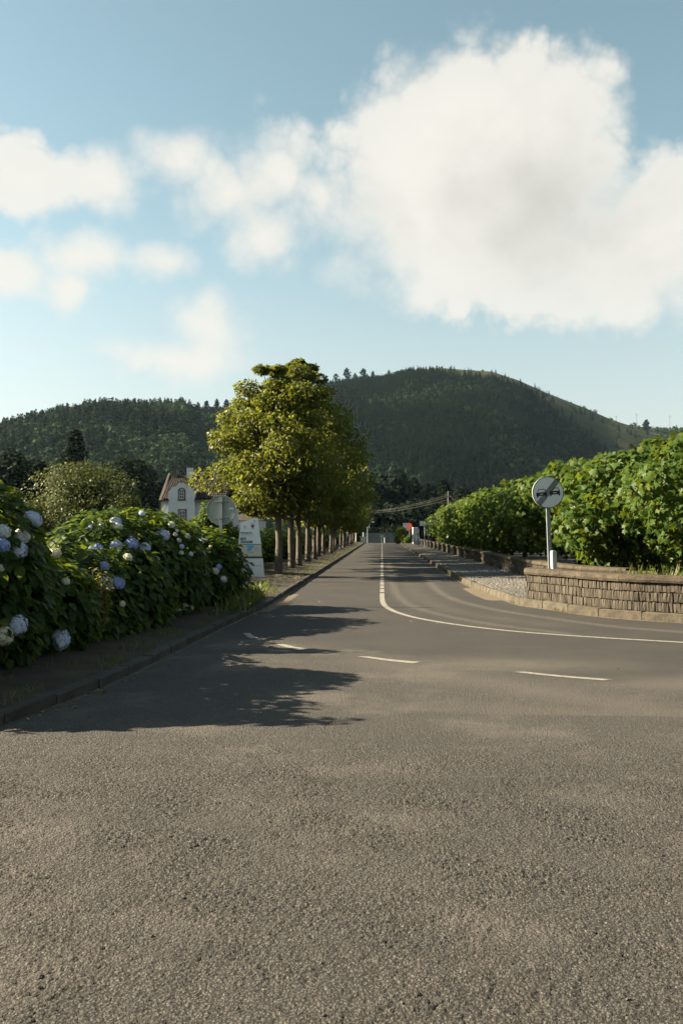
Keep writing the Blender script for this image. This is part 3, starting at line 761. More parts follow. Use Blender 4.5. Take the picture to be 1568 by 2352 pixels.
flC = [(*z1(*a[:3]), a[3]) for a in ((1340, 460, 66, 'p'), (1410, 380, 32, 'w'), (1455, 430, 16, 'w'), (1440, 462, 18, 'c'), (1545, 472, 24, 'w'), (1472, 510, 20, 'p'), (1495, 560, 22, 'p'), (1490, 612, 20, 'c'), (1355, 850, 36, 'c'),
       (1430, 1170, 36, 'p'), (1470, 1080, 28, 'w'), (1525, 1050, 32, 'w'))] + \
      [(*z2(*a[:3]), a[3]) for a in ((605, 860, 42, 'p'), (660, 850, 24, 'c'), (635, 978, 34, 'w'), (525, 985, 24, 'w'), (790, 1110, 30, 'b'), (760, 1150, 34, 'c'), (655, 1165, 26, 'w'), (670, 1075, 20, 'c'),
       (835, 1230, 34, 'w'), (630, 1395, 34, 'b'), (470, 1490, 40, 'w'), (530, 1505, 26, 'w'), (710, 915, 16, 'c'), (695, 965, 16, 'c'))]

def hydrangea(name, label, ells, seed, n, size, flowers, nparts, group, zmin=.16, mat='hyd', stems=7):
    rs = np.random.RandomState(seed)
    c = np.mean(np.array(ells)[:, :2], 0)
    root = empty(name, (c[0], c[1], .15), 0, label, 'hydrangea', group)
    for layer, frac, big in ((1.0, .62, 1.0), (.88, .28, 1.1), (.74, .20, 1.6), (.5, .22, 2.8)):  # inner layers of oversized leaves are added to stop sun passing through
        P, N = ell_points(rs, ells, int(n * frac), zmin, layer)
        up = np.array([0, 0, 1.0])
        nn = N * .62 + up * .55 + rs.normal(0, .30, P.shape)
        tip = N * .8 - up * .55 + rs.normal(0, .45, P.shape)
        sz = rs.uniform(.75, 1.2, len(P)) * size * big
        add_leaves(root, P, nn, tip, sz, 'hyd', M[mat], nparts if layer == 1.0 else 0, out=N)
    st = MB()
    for e in ells:
        for k in range(stems):
            a = rs.uniform(0, 6.28); r = rs.uniform(.1, .8)
            b = Vector((e[0] + math.cos(a) * e[3] * .3 - c[0], e[1] + math.sin(a) * e[4] * .3 - c[1], 0)); tp = Vector((e[0] + math.cos(a) * e[3] * r - c[0], e[1] + math.sin(a) * e[4] * r - c[1], e[2] + e[5] * .6 - .15))
            st.tube([b, (b + tp) / 2 + Vector((0, 0, .15)), tp], [.014, .010, .006], 5)
    st.obj('stems', M['twig'], root)
    for px, py, r, col in flowers: add_flower(root, px, py, r, col, ells)
    return root
eA = [(-5.35, 8.7, .95, 1.15, 1.2, 1.30), (-5.1, 10.1, .98, 1.1, 1.3, 1.36), (-4.75, 11.5, .62, .85, 1.0, .80), (-5.95, 8.15, 1.45, .6, .34, 1.40), (-6.0, 10.7, 1.45, .6, .38, 1.42)]
eB = [(-4.75, 13.1, .52, .95, 1.15, .98), (-4.95, 15.7, .90, 1.25, 1.6, 1.14), (-4.4, 14.5, .48, .85, 1.2, .98), (-6.15, 12.7, 1.4, .6, .40, 1.45)]
eC = [(-4.6, 16.6, .92, 1.2, 1.25, 1.20), (-3.88, 19.2, .70, .86, 1.05, 1.02), (-4.7, 19.0, .85, 1.0, 1.2, 1.05)]
hydrangea('hydrangea_bush', 'nearest hydrangea bush with big pale blue heads at the left edge', eA, 1, 8200, .155, flA, 300, 'flowering hydrangeas on the left verge')
hydrangea('hydrangea_bush', 'middle hydrangea bush with blue heads behind the small yellow-green shrub', eB, 2, 8200, .150, flB, 300, 'flowering hydrangeas on the left verge')
hydrangea('hydrangea_bush', 'farthest roadside hydrangea bush hiding part of the village board', eC, 3, 7000, .145, flC, 300, 'flowering hydrangeas on the left verge')
# hedge behind the row of trees
for k in range(8):
    y0 = 27 + k * 12.5
    ee = [(-6.5 - .2 * (k % 2), y0, .80, 1.2, 3.6, 1.08), (-6.3, y0 + 5.0, .75, 1.1, 3.4, 1.05), (-6.4, y0 + 9.5, .78, 1.1, 3.2, 1.08)]
    names = ['directly behind the village board', 'behind the first tree trunks', 'behind the middle trunks of the row', 'past the middle of the tree row', 'two thirds along the tree row', 'behind the far trunks', 'near the end of the tree row', 'at the far end of the tree row']
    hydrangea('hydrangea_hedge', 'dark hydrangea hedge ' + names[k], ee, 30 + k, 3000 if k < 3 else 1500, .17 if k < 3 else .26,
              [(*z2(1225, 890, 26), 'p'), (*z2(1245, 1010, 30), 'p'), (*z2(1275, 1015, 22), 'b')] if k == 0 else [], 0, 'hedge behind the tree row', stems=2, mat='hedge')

# small yellow-green shrub between the first two bushes
def small_shrub(name, label, pos, r, h, n, seed, mat, size, group=None, cat='shrub', kind='ovl', nparts=0):
    rs = np.random.RandomState(seed); root = empty(name, pos, 0, label, cat, group)
    ns = max(5, int(n / 40)); st = MB(); PP = []; TT = []
    for k in range(ns):
        a = rs.uniform(0, 6.28); rr_ = r * math.sqrt(rs.uniform(0, 1)); top = Vector((math.cos(a) * rr_, math.sin(a) * rr_, h * (1 - .45 * (rr_ / r) ** 2) * rs.uniform(.8, 1.05)))
        b = Vector((top.x * .2, top.y * .2, 0)); st.tube([b, b * .4 + top * .6, top], [.008, .006, .003], 4)
        m = n // ns
        for i in range(m):
            f = rs.uniform(.25, 1); p = b + (top - b) * f + Vector(rs.normal(0, .025, 3)); PP.append(p)
            TT.append((top - b).normalized() * .6 + Vector(rs.normal(0, .8, 3)))
    P = np.array(PP) + np.array(pos); TT = np.array(TT); N = rs.normal(0, .5, P.shape) + np.array([0, 0, .8])
    add_leaves(root, P, N, TT, rs.uniform(.7, 1.3, len(P)) * size, kind, M[mat], nparts)
    st.obj('stems', M['twig'], root); return root
p = at(222, 1345, 12.2); small_shrub('young_shrub', 'small yellow-green shrub with tiny leaves between the two nearest hydrangeas', (p.x, p.y, .15), .33, p.z + .18, 900, 4, 'yellowleaf', .075, nparts=150)

# ------------------------------------------------------------------ trees
def make_tree(name, label, loc, H, R, z0, seed, mat, leaf, lsize, nleaf, trunk_r, shape, nparts=0, group=None, ncl=46, flatn=.55, barkmat='bark', lean=(0, 0), outward=.5, upn=.5, sig=.34, cat='tree', rough=.38):
    rs = np.random.RandomState(seed); rd = random.Random(seed)
    root = empty(name, loc, 0, label, cat, group)
    lx, ly = lean
    tk = MB(); zt = z0 + (H - z0) * .72
    zs = [-.15, .05, .35, 1.2, z0, z0 + (zt - z0) * .4, z0 + (zt - z0) * .7, zt]
    wob = [Vector((rd.uniform(-.03, .03), rd.uniform(-.03, .03), 0)) for _ in zs]
    path = [Vector((lx * max(z, 0) / H, ly * max(z, 0) / H, z)) + wv * min(1, max(0, z)) * 1.6 for z, wv in zip(zs, wob)]
    tk.tube(path, [trunk_r * k for k in (1.6, 1.35, 1.1, 1.0, .92, .66, .42, .12)], 9)
    C = []
    for k in range(ncl):
        f = (k + rs.uniform(.1, .9)) / ncl; z = z0 + (H - z0) * f
        rmax = R * shape(f); a = k * 2.39996 + rs.normal(0, .35); r = rmax * (rs.uniform(.22, 1.22) ** .55 if k < ncl - 2 else .12)
        c = Vector((math.cos(a) * r + lx * z / H, math.sin(a) * r + ly * z / H, z + rs.normal(0, .12)))
        C.append((c, max(.30, (rmax * .30 + .22)) * rs.uniform(.8, 1.2) * (sig / .34)))
        j = max(z0 * .9, min(zt * .97, z - r * .55)); b = Vector((lx * j / H, ly * j / H, j))
        if r > .3: tk.tube([b, b * .45 + c * .55 + Vector((0, 0, -.05 * r)), c], [max(.012, trunk_r * .34), max(.009, trunk_r * .2), .006], 5, cap=False)
    tk.obj('trunk', M[barkmat], root, smooth=True)
    P = []; O = []
    per = nleaf // ncl
    for c, s in C:
        u = rnd_unit(rs, per); q = u * (rs.uniform(.25, 1, (per, 1)) ** .45) * np.array([s * 1.25, s * 1.25, s * flatn * 1.3])
        P.append(q + np.array(c)); O.append(u)
    P = np.concatenate(P); O = np.concatenate(O); big = np.ones(len(P))
    ni = nleaf // 6; f = rs.uniform(.02, .85, ni); a = rs.uniform(0, 6.28, ni); r = R * np.array([shape(q) for q in f]) * .62 * np.sqrt(rs.uniform(0, 1, ni)); zz = z0 + (H - z0) * f  # extra oversized leaves inside the crown, added to block light
    P = np.concatenate([P, np.stack([np.cos(a) * r + lx * zz / H, np.sin(a) * r + ly * zz / H, zz], 1)]); O = np.concatenate([O, rnd_unit(rs, ni)]); big = np.concatenate([big, np.full(ni, 2.0)])
    ax = np.stack([P[:, 0] - lx * P[:, 2] / H, P[:, 1] - ly * P[:, 2] / H, (P[:, 2] - (z0 + H) / 2) * .6], 1)
    ax /= np.linalg.norm(ax, axis=1, keepdims=True) + 1e-6
    out = O * .5 + ax * .7
    N = out * outward + np.array([0, 0, upn]) + rs.normal(0, rough, P.shape)
    Tp = out * .7 + np.array([0, 0, -.5]) + rs.normal(0, .5, P.shape)
    add_leaves(root, P + np.array(loc), N, Tp, rs.uniform(.7, 1.25, len(P)) * lsize * big, leaf, M[mat], nparts, out=ax * (big < 1.5)[:, None], part='crown')
    return root
def copy_tree(src, loc, rz, s, label):
    r = src.copy(); COL.objects.link(r); r.location = loc; r.rotation_euler = (0, 0, rz); r.scale = (s[0], s[0], s[1]); r['label'] = label
    for ch in src.children:
        if ch.name.split('.')[0] == 'leaf': continue
        c = ch.copy(); COL.objects.link(c); c.parent = r
    return r
def cone_shape(f): return (.58 + .42 * f / .34) if f < .34 else max(0.0, 1 - (f - .34) / .68) ** .62
GR = 'plane trees in the row left of the road'
TX = -3.85
first = ['nearest tree of the row beside the road, its crown reaching over the house', 'second tree of the roadside row, trunk just right of the nearest', 'third tree of the roadside row', 'fourth tree of the roadside row',
         'fifth tree of the roadside row', 'sixth tree of the roadside row', 'seventh tree of the roadside row', 'eighth tree of the roadside row', 'ninth tree of the roadside row', 'tenth tree of the roadside row',
         'eleventh tree of the roadside row', 'twelfth tree of the roadside row', 'thirteenth tree of the roadside row', 'fourteenth tree of the roadside row', 'fifteenth tree of the roadside row', 'sixteenth tree of the roadside row', 'seventeenth tree of the roadside row', 'last tree of the roadside row before the crest']
rowY = [32.3, 37.0, 40.2, 45.2, 49.8, 54.0, 59.0, 64.0, 69.0, 74.5, 80.0, 86.0, 92.0, 98.5, 105.0, 112.0, 119.0, 127.0]
rowH = [7.6, 8.8, 9.5, 9.0, 8.6, 8.2, 8.4, 8.0, 7.8, 7.6, 7.4, 7.6, 7.2, 7.0, 7.0, 6.8, 6.6, 6.4]
protoT = []
for k in range(4):
    protoT.append(make_tree('row_tree', first[k], (TX, rowY[k], .15), rowH[k], (2.65, 2.75, 2.8, 2.8)[k], 2.3, 100 + k, 'rowleaf', 'ovl' if k < 2 else 'dia', (.145, .145, .165, .175)[k], (21000, 18000, 13000, 12000)[k], .125, cone_shape, nparts=300 if k < 2 else 0, group=GR, ncl=54, sig=.235, flatn=.52, rough=.55))
rt = random.Random(9)
for k in range(4, len(rowY)):
    s = rowH[k] / rowH[2 + k % 2]
    copy_tree(protoT[2 + k % 2], (TX + rt.uniform(-.12, .12), rowY[k], .15 + gz(rowY[k])), rt.uniform(0, 6.28), (min(1.0, s * 1.05), s), first[k])

# low plane trees behind the wall on the right
def dome(f): return (.62 + 1.1 * f) if f < .35 else math.sqrt(max(0, 1 - ((f - .35) / .66) ** 2)) * 1.0
GP = 'low plane trees behind the walls on the right'
plab = ['low plane tree filling the right edge above the curved wall', 'big-leaved plane tree right of the overtaking sign', 'plane tree right behind the round overtaking sign', 'third low plane tree along the roadside wall, in partial shade', 'fourth low plane tree along the roadside wall',
        'fifth low plane tree along the roadside wall', 'sixth low plane tree along the roadside wall', 'seventh low plane tree along the roadside wall', 'eighth low plane tree along the roadside wall', 'ninth low plane tree along the roadside wall', 'farthest low plane tree by the village name sign']
pp = [(8.45, 20.2, 4.05, 2.6), (8.0, 25.3, 4.10, 2.6), (7.5, 31.5, 4.0, 2.4), (7.3, 38.0, 4.05, 2.35), (7.2, 44.5, 4.1, 2.35), (7.2, 51, 4.2, 2.35), (7.2, 58, 4.3, 2.4), (7.2, 65, 4.5, 2.4), (7.2, 73, 4.5, 2.4), (7.2, 81, 4.5, 2.4), (7.3, 90, 4.4, 2.4)]
pr = []
for k, (x, y, H, R) in enumerate(pp):
    if k < 6:
        pr.append(make_tree('low_plane_tree', plab[k], (x, y, .2), H - .2, R, (1.5, .75, 1.0, 1.0, .8, .7)[k], 200 + k, 'planeleaf', 'lob' if k < 4 else 'dia', (.185, .185, .185, .20, .22, .23)[k], (11000, 12500, 11000, 9000, 6500, 5200)[k], .10, dome, nparts=300 if k < 4 else 0, group=GP, ncl=58, flatn=.62, outward=.62, upn=.40, sig=.27, rough=.55))
    else:
        copy_tree(pr[4 + k % 2], (x, y, .2), rt.uniform(0, 6.28), (1, 1), plab[k])

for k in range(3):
    y0 = 17 + k * 9  # hedge row added to block light and horizon behind the plane trees
    hydrangea('hydrangea_hedge', ('dark hedge added to block light behind the plane tree at the right edge', 'dark light-blocking hedge added behind the plane tree right of the overtaking sign', 'dark light-blocking hedge added behind the shaded plane trees along the wall')[k], [(11.4 - .4 * k, y0, .8, 1.3, 3.2, 1.5), (11.0 - .4 * k, y0 + 4.5, .8, 1.3, 3.2, 1.45)], 60 + k, 2600, .2, [], 0, 'dark hedge added behind the plane trees', stems=2, mat='hedge')
# ------------------------------------------------------------------ middle distance shrubs and trees on the left
def blob(f): return math.sqrt(max(0.02, 1 - (2 * f - .85) ** 2 / 1.4))
def at_ground(px, Y): p = at(px, 1222, Y); return (p.x, p.y, gz(Y) + .1)
def topz(py, px, Y): return at(px, py, Y).z
def bush_tree(name, label, px, Y, top_py, rpx, z0, seed, mat, leaf, lsize, nleaf, group=None, shape=blob, ncl=50, flatn=.8, sig=.34, trunk=.12, cat='tree', nparts=0):
    g = at_ground(px, Y); H = topz(top_py, px, Y) - g[2]
    return make_tree(name, label, g, H, rpx * Y / FPX, z0, seed, mat, leaf, lsize, nleaf, trunk, shape, group=group, ncl=ncl, flatn=flatn, sig=sig, cat=cat, nparts=nparts)
bush_tree('rounded_tree', 'rounded olive-yellow tree beyond the hydrangeas, left of the house', 195, 52, 1080, 102, .8, 301, 'shrubleaf', 'ovl', .17, 15000, ncl=80, sig=.42, nparts=0)
bush_tree('rounded_tree', 'small olive shrub at the right foot of the rounded olive tree', 292, 50, 1142, 34, .4, 302, 'shrubleaf', 'ovl', .16, 3000, ncl=24)
bush_tree('rounded_tree', 'olive shrub peeping over the nearest hydrangea at the left edge', 12, 48, 1128, 40, .4, 303, 'shrubleaf', 'ovl', .16, 3500, ncl=24)
bush_tree('rounded_tree', 'low olive shrub between the left edge and the rounded olive tree', 75, 49, 1155, 36, .4, 304, 'shrubleaf', 'ovl', .16, 2800, ncl=24)
bush_tree('garden_shrub', 'bright green shrub under the round sign in front of the house', 480, 33, 1172, 38, .5, 305, 'hyd', 'hyd', .16, 2600, ncl=24, cat='shrub')
bush_tree('dark_tree', 'broad dark tree left of the house roof', 300, 135, 1066, 62, 2, 311, 'darkleaf', 'dia', .7, 4200, 'dark trees behind the garden', ncl=50, sig=.5, trunk=.3)
bush_tree('dark_tree', 'tall dark tree at the left edge', 20, 120, 1046, 60, 2, 312, 'darkleaf', 'dia', .6, 4200, 'dark trees behind the garden', ncl=50, sig=.5, trunk=.3)
bush_tree('dark_tree', 'dark pointed tree between the left edge and the tall pine', 95, 125, 1064, 30, 2, 313, 'darkleaf', 'dia', .6, 2600, 'dark trees behind the garden', shape=cone_shape, ncl=36, sig=.4, trunk=.25)
bush_tree('dark_tree', 'dark low tree in front of the tall pine', 60, 128, 1082, 40, 2, 314, 'darkleaf', 'dia', .6, 2600, 'dark trees behind the garden', ncl=36, sig=.5, trunk=.25)
bush_tree('dark_tree', 'dark tree directly below the tall pine', 185, 140, 1085, 62, 1.5, 315, 'darkleaf', 'dia', .7, 3200, 'dark trees behind the garden', ncl=40, sig=.5, trunk=.25)
bush_tree('dark_tree', 'dark tree squeezed between the broad dark tree and the house', 352, 150, 1100, 30, 1.5, 316, 'darkleaf', 'dia', .7, 2000, 'dark trees behind the garden', ncl=30, sig=.5, trunk=.25)

# tall pine with tiers of level branches
def tier_pine():
    Y = 165; g = at_ground(172, Y); H = topz(993, 172, Y) - g[2]; rs = np.random.RandomState(7)
    root = empty('norfolk_pine', g, 0, 'tall tiered pine standing against the wooded hill at left', 'pine')
    tk = MB(); tk.tube([(0, 0, -.3), (0, 0, H * .5), (0, 0, H)], [.38, .25, .03], 8); PP = []; TT = []
    for k in range(26):
        f = k / 25; z = 3 + (H - 3) * f; L = (5.6 * (1 - f) ** .85 + .35)
        for j in range(7):
            a = j * 2 * PI / 7 + k * .4 + rs.normal(0, .08); d = Vector((math.cos(a), math.sin(a), 0)); LL = L * rs.uniform(.8, 1.1)
            end = Vector((0, 0, z)) + d * LL + Vector((0, 0, LL * .16)); tk.tube([(0, 0, z), Vector((0, 0, z)) + d * LL * .55 + Vector((0, 0, -.05 * LL)), end], [.06, .04, .015], 4, cap=False)
            for i in range(int(10 + LL * 9)):
                q = rs.uniform(.25, 1.0); p = Vector((0, 0, z)) + d * LL * q + Vector((0, 0, LL * (.16 * q * q - .05 * (1 - q)))) + Vector(rs.normal(0, .10, 3)) + d.cross(Vector((0, 0, 1))) * rs.normal(0, .28 * (.4 + q))
                PP.append(p); TT.append(d * .6 + d.cross(Vector((0, 0, 1))) * rs.normal(0, .7) + Vector((0, 0, .25)))
    P = np.array(PP) + np.array(g); N = rs.normal(0, .4, P.shape) + np.array([0, 0, 1])
    add_leaves(root, P, N, np.array(TT), rs.uniform(.5, .9, len(P)), 'dia', M['darkleaf'], 0, part='crown'); tk.obj('trunk', M['pole'], root, smooth=True)
tier_pine()

# forest edge and shrubs beyond the crest of the road
GF = 'dark trees beyond the end of the road'
fl = [('dark conifer at the right end of the tree line below the hill', 1015, 260, 1098, 34, True), ('dark conifer beyond the road, above the power cables', 985, 240, 1112, 34, True), ('dark tree beyond the road left of the cables', 905, 235, 1096, 40, False),
      ('dark spire-shaped conifer just right of the row of trees', 882, 250, 1092, 22, True), ('dark tree beyond the road crest, hidden behind the row end', 845, 230, 1104, 40, False), ('dark conifer above the white cabinet', 950, 245, 1100, 30, True), ('dark conifer far right behind the plane trees', 1060, 255, 1120, 40, True),
      ('low dark tree behind the red sign', 940, 205, 1160, 44, False), ('low dark tree where the road disappears', 890, 210, 1165, 46, False), ('low dark tree at the left of the road end', 835, 200, 1160, 46, False), ('dark tree over the red sign to its right', 1000, 215, 1150, 44, False), ('dark spire conifer in the gap between the far trees', 925, 262, 1086, 18, True)]
for k, (lb, px, Y, py, r, con) in enumerate(fl):
    bush_tree('dark_conifer' if con else 'dark_tree', lb, px, Y, py, r, 1.0 if not con else .8, 400 + k, 'darkleaf', 'dia', 1.0, 2600, GF, shape=cone_shape if con else blob, ncl=44, flatn=.6 if con else .9, sig=.38, trunk=.3)
GS = 'low shrubs beyond the road crest'
for k, (lb, px, Y, py, r) in enumerate([('dim green shrub straight beyond the road crest', 855, 185, 1216, 20), ('dim green shrub beyond the crest, left of the white post', 876, 188, 1214, 18), ('dim shrub beyond the crest right of the white post', 902, 186, 1212, 22), ('dim shrub beyond the crest at the left kerb', 832, 184, 1218, 16)]):
    bush_tree('distant_shrub', lb, px, Y, py, r, .1, 430 + k, 'darkleaf', 'dia', .5, 1500, GS, ncl=24, flatn=.9, trunk=.08, cat='shrub')
bush_tree('climber_shrub', 'bright yellow-green shrub beside the red round sign', 921, 126, 1213, 15, .1, 440, 'planeleaf', 'dia', .26, 1500, None, ncl=24, flatn=.9, trunk=.05, cat='shrub')
bush_tree('climber_shrub', 'small bright shrub at the foot of the red sign', 936, 122, 1234, 6, .05, 441, 'planeleaf', 'dia', .2, 500, None, ncl=10, flatn=.9, trunk=.03, cat='shrub')
for k, (px, Y, py, r, lb) in enumerate([(1010, 86, 1246, 22, 'low sunlit shrub behind the wall near the village name sign'), (1045, 67, 1250, 16, 'low leafy plant behind the wall under the plane trees'), (1120, 47, 1268, 10, 'small bright plant peeping over the roadside wall'), (1478, 18.6, 1292, 42, 'feathery green weed clump above the curved wall')]):
    small_shrub('wall_shrub', lb, at_ground(px, Y), r * Y / FPX, max(.35, topz(py, px, Y) - .1), 500, 450 + k, 'planeleaf' if k < 3 else 'yellowleaf', .12 if k < 3 else .06)

# ------------------------------------------------------------------ hills
def pl(x, pts):
    return np.interp(x, [p[0] for p in pts], [p[1] for p in pts])
def hill(name, crest, rc, rfoot, nu, nv, grassf, zfoot=-6):
    """heightfield: for each bearing a foot, a convex slope and a crest, then a back slope"""
    x0, x1 = crest[0][0], crest[-1][0]; V = []; G = []; UV = []
    U = np.linspace(x0, x1, nu)
    for u in U:
        cy = float(pl(u, crest)); RC = float(pl(u, rc)); RF = float(pl(u, rfoot))
        d = ray(u, cy); hd = math.hypot(d.x, d.y); bx, by = d.x / hd, d.y / hd; zc = CAM.z + d.z / hd * RC - 6.0 * (1 - grassf(u, 1.0)) - .5
        for j in range(nv + 8):
            v = j / nv
            if v <= 1:
                r = RF + (RC - RF) * v; s = math.sin(v * PI / 2) ** 1.15
                z = zfoot + (zc - zfoot) * (.62 * v + .38 * s)
            else:
                r = RC + (v - 1) * 900; z = zc - (v - 1) ** 1.3 * 420
            nzv = mnoise.fractal(Vector((bx * r * .006, by * r * .006, 3.1)), 1.0, 2.0, 4)
            z += nzv * 9 * math.sin(min(v, 1) * PI) + (0 if v < .98 else nzv * 1.0)
            V.append((bx * r, by * r, z)); G.append(grassf(u, v)); UV.append((u, v))
    m = nv + 8
    q = [(i * m + j, (i + 1) * m + j, (i + 1) * m + j + 1, i * m + j + 1) for i in range(nu - 1) for j in range(m - 1)]
    me = arrays_mesh(name, V, faces=q, mats=[M['hill']], smooth=True)
    me.attributes.new('grassy', 'FLOAT', 'POINT').data.foreach_set('value', np.array(G, np.float32))
    o = tag(link(bpy.data.objects.new(name, me)), kind='structure')
    return o, np.array(V).reshape(nu, m, 3), U, nv
crestL = [(-700, 1010), (-300, 985), (0, 968), (60, 955), (130, 936), (200, 921), (240, 916), (330, 920), (425, 918), (450, 936), (500, 945), (560, 965), (640, 1010), (760, 1100)]
rcL = [(-700, 760), (0, 800), (430, 850), (760, 900)]
rfL = [(-700, 330), (0, 340), (430, 380), (760, 440)]
crestM = [(330, 990), (400, 952), (440, 936), (480, 931), (530, 927), (580, 908), (620, 897), (700, 880), (770, 866), (800, 862), (870, 858), (905, 855), (950, 849), (1010, 845), (1060, 849), (1130, 853), (1190, 872), (1250, 900), (1340, 936), (1400, 962), (1450, 978), (1520, 1003), (1600, 1040), (1800, 1110)]
rcM = [(330, 960), (600, 1020), (1020, 1160), (1450, 1330), (1800, 1500)]
rfM = [(330, 470), (600, 480), (1020, 520), (1450, 640), (1800, 760)]
crestR = [(1300, 1010), (1380, 985), (1450, 976), (1500, 980), (1568, 982), (1700, 978), (1900, 990), (2300, 1030)]
def gM(u, v):
    a = np.clip((u - (1000 + (1 - v) * 700)) / 60, 0, 1)          # open pasture on the right shoulder
    if v > .78: a = max(a, float(np.clip((u - 880 - (1 - v) * 500) / 60, 0, 1)))
    return float(a)
hL = hill('wooded_hill', crestL, rcL, rfL, 110, 46, lambda u, v: 0)
hM = hill('crater_hill', crestM, rcM, rfM, 130, 54, gM)
hR = hill('far_ridge', crestR, [(1300, 1700), (2300, 1900)], [(1300, 900), (2300, 900)], 60, 30, lambda u, v: .75)

# woods: crowns scattered over the hills as one mass
def crown_proto(name, kind, seed):
    rs = np.random.RandomState(seed); n = 150
    if kind == 'round':
        u = rnd_unit(rs, n); u[:, 2] = np.abs(u[:, 2]) * 1.1 - .25; lump = 1 + .25 * np.sin(u[:, 0] * 5 + seed) * np.cos(u[:, 1] * 4 - seed)
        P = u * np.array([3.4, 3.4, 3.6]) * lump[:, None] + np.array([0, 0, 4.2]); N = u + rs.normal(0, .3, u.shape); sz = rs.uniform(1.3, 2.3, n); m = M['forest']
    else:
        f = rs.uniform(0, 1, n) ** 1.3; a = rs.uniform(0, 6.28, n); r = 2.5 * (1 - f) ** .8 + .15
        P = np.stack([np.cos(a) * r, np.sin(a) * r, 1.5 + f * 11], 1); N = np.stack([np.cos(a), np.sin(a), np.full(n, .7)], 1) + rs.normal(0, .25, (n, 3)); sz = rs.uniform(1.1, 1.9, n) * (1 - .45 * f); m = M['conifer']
    me = scatter(name, DIA_V, DIA_F, frames(N, rs.normal(size=N.shape) + np.array([0, 0, -.5]), sz), P, m)
    return bpy.data.objects.new(name, me)
pcol = bpy.data.collections.new('crown_shapes')
for k in range(3): pcol.objects.link(crown_proto('a_round_crown', 'round', k))
for k in range(3): pcol.objects.link(crown_proto('b_conifer_crown', 'con', 10 + k))
def forest(name, label, h, n, seed, conf, scale, grassf=None, vmax=1.03):
    o, G, U, nv = h; rs = np.random.RandomState(seed); nu = len(U)
    i = rs.uniform(0, nu - 1.001, n); j = rs.uniform(0, 1, n) ** .85 * nv * vmax
    i0 = i.astype(int); j0 = j.astype(int); a = (i - i0)[:, None]; b = (j - j0)[:, None]
    P = (G[i0, j0] * (1 - a) + G[i0 + 1, j0] * a) * (1 - b) + (G[i0, j0 + 1] * (1 - a) + G[i0 + 1, j0 + 1] * a) * b
    u = U[i0] + (U[1] - U[0]) * (i - i0); v = j / nv
    keep = np.ones(n, bool)
    if grassf is not None: keep = np.array([rs.uniform() > grassf(uu, vv) * .97 for uu, vv in zip(u, v)])
    nz = np.array([mnoise.noise(Vector((p[0] * .012, p[1] * .012, 7))) for p in P])
    c = np.clip(conf(u, v) + nz * .9, 0, 1); isc = rs.uniform(size=n) < c
    idx = np.where(isc, 3, 0) + rs.randint(0, 3, n)
    sc = scale * rs.uniform(.65, 1.25, n) * (1 + .35 * nz) * (1 - .35 * np.clip((v - .8) / .2, 0, 1))
    P, idx, sc = P[keep], idx[keep], sc[keep]; P[:, 2] -= 1.2
    me = bpy.data.meshes.new(name); me.vertices.add(len(P)); me.vertices.foreach_set('co', P.astype(np.float32).ravel())
    me.attributes.new('pick', 'INT', 'POINT').data.foreach_set('value', idx.astype(np.int32))
    me.attributes.new('size', 'FLOAT', 'POINT').data.foreach_set('value', sc.astype(np.float32))
    me.attributes.new('turn', 'FLOAT', 'POINT').data.foreach_set('value', rs.uniform(0, 6.28, len(P)).astype(np.float32))
    ob = tag(link(bpy.data.objects.new(name, me)), label, 'forest', kind='stuff')
    ng = bpy.data.node_groups.new('scatter_crowns', 'GeometryNodeTree')
    ng.interface.new_socket('Geometry', in_out='INPUT', socket_type='NodeSocketGeometry'); ng.interface.new_socket('Geometry', in_out='OUTPUT', socket_type='NodeSocketGeometry')
    g = NT(ng); gi = g.new('NodeGroupInput'); go = g.new('NodeGroupOutput')
    ci = g.new('GeometryNodeCollectionInfo', {'Collection': pcol, 'Separate Children': True, 'Reset Children': True})
    def na(nm, ty): return g.new('GeometryNodeInputNamedAttribute', {'Name': nm}, data_type=ty).outputs[0]
    rot = g.new('ShaderNodeCombineXYZ', {2: na('turn', 'FLOAT')}).outputs[0]
    sca = g.new('ShaderNodeCombineXYZ', {0: na('size', 'FLOAT'), 1: na('size', 'FLOAT'), 2: na('size', 'FLOAT')}).outputs[0]
    iop = g.new('GeometryNodeInstanceOnPoints', {'Points': gi.outputs[0], 'Instance': ci.outputs[0], 'Pick Instance': True, 'Instance Index': na('pick', 'INT'), 'Rotation': rot, 'Scale': sca})
    g.l.new(iop.outputs[0], go.inputs[0])
    md = ob.modifiers.new('crowns', 'NODES'); md.node_group = ng
    return ob
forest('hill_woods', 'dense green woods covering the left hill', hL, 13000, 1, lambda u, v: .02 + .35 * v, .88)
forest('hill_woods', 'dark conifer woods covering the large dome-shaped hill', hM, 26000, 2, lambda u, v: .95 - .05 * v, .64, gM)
forest('hill_woods', 'scattered trees and scrub on the far right ridge', hR, 1500, 3, lambda u, v: .2, 1.0)

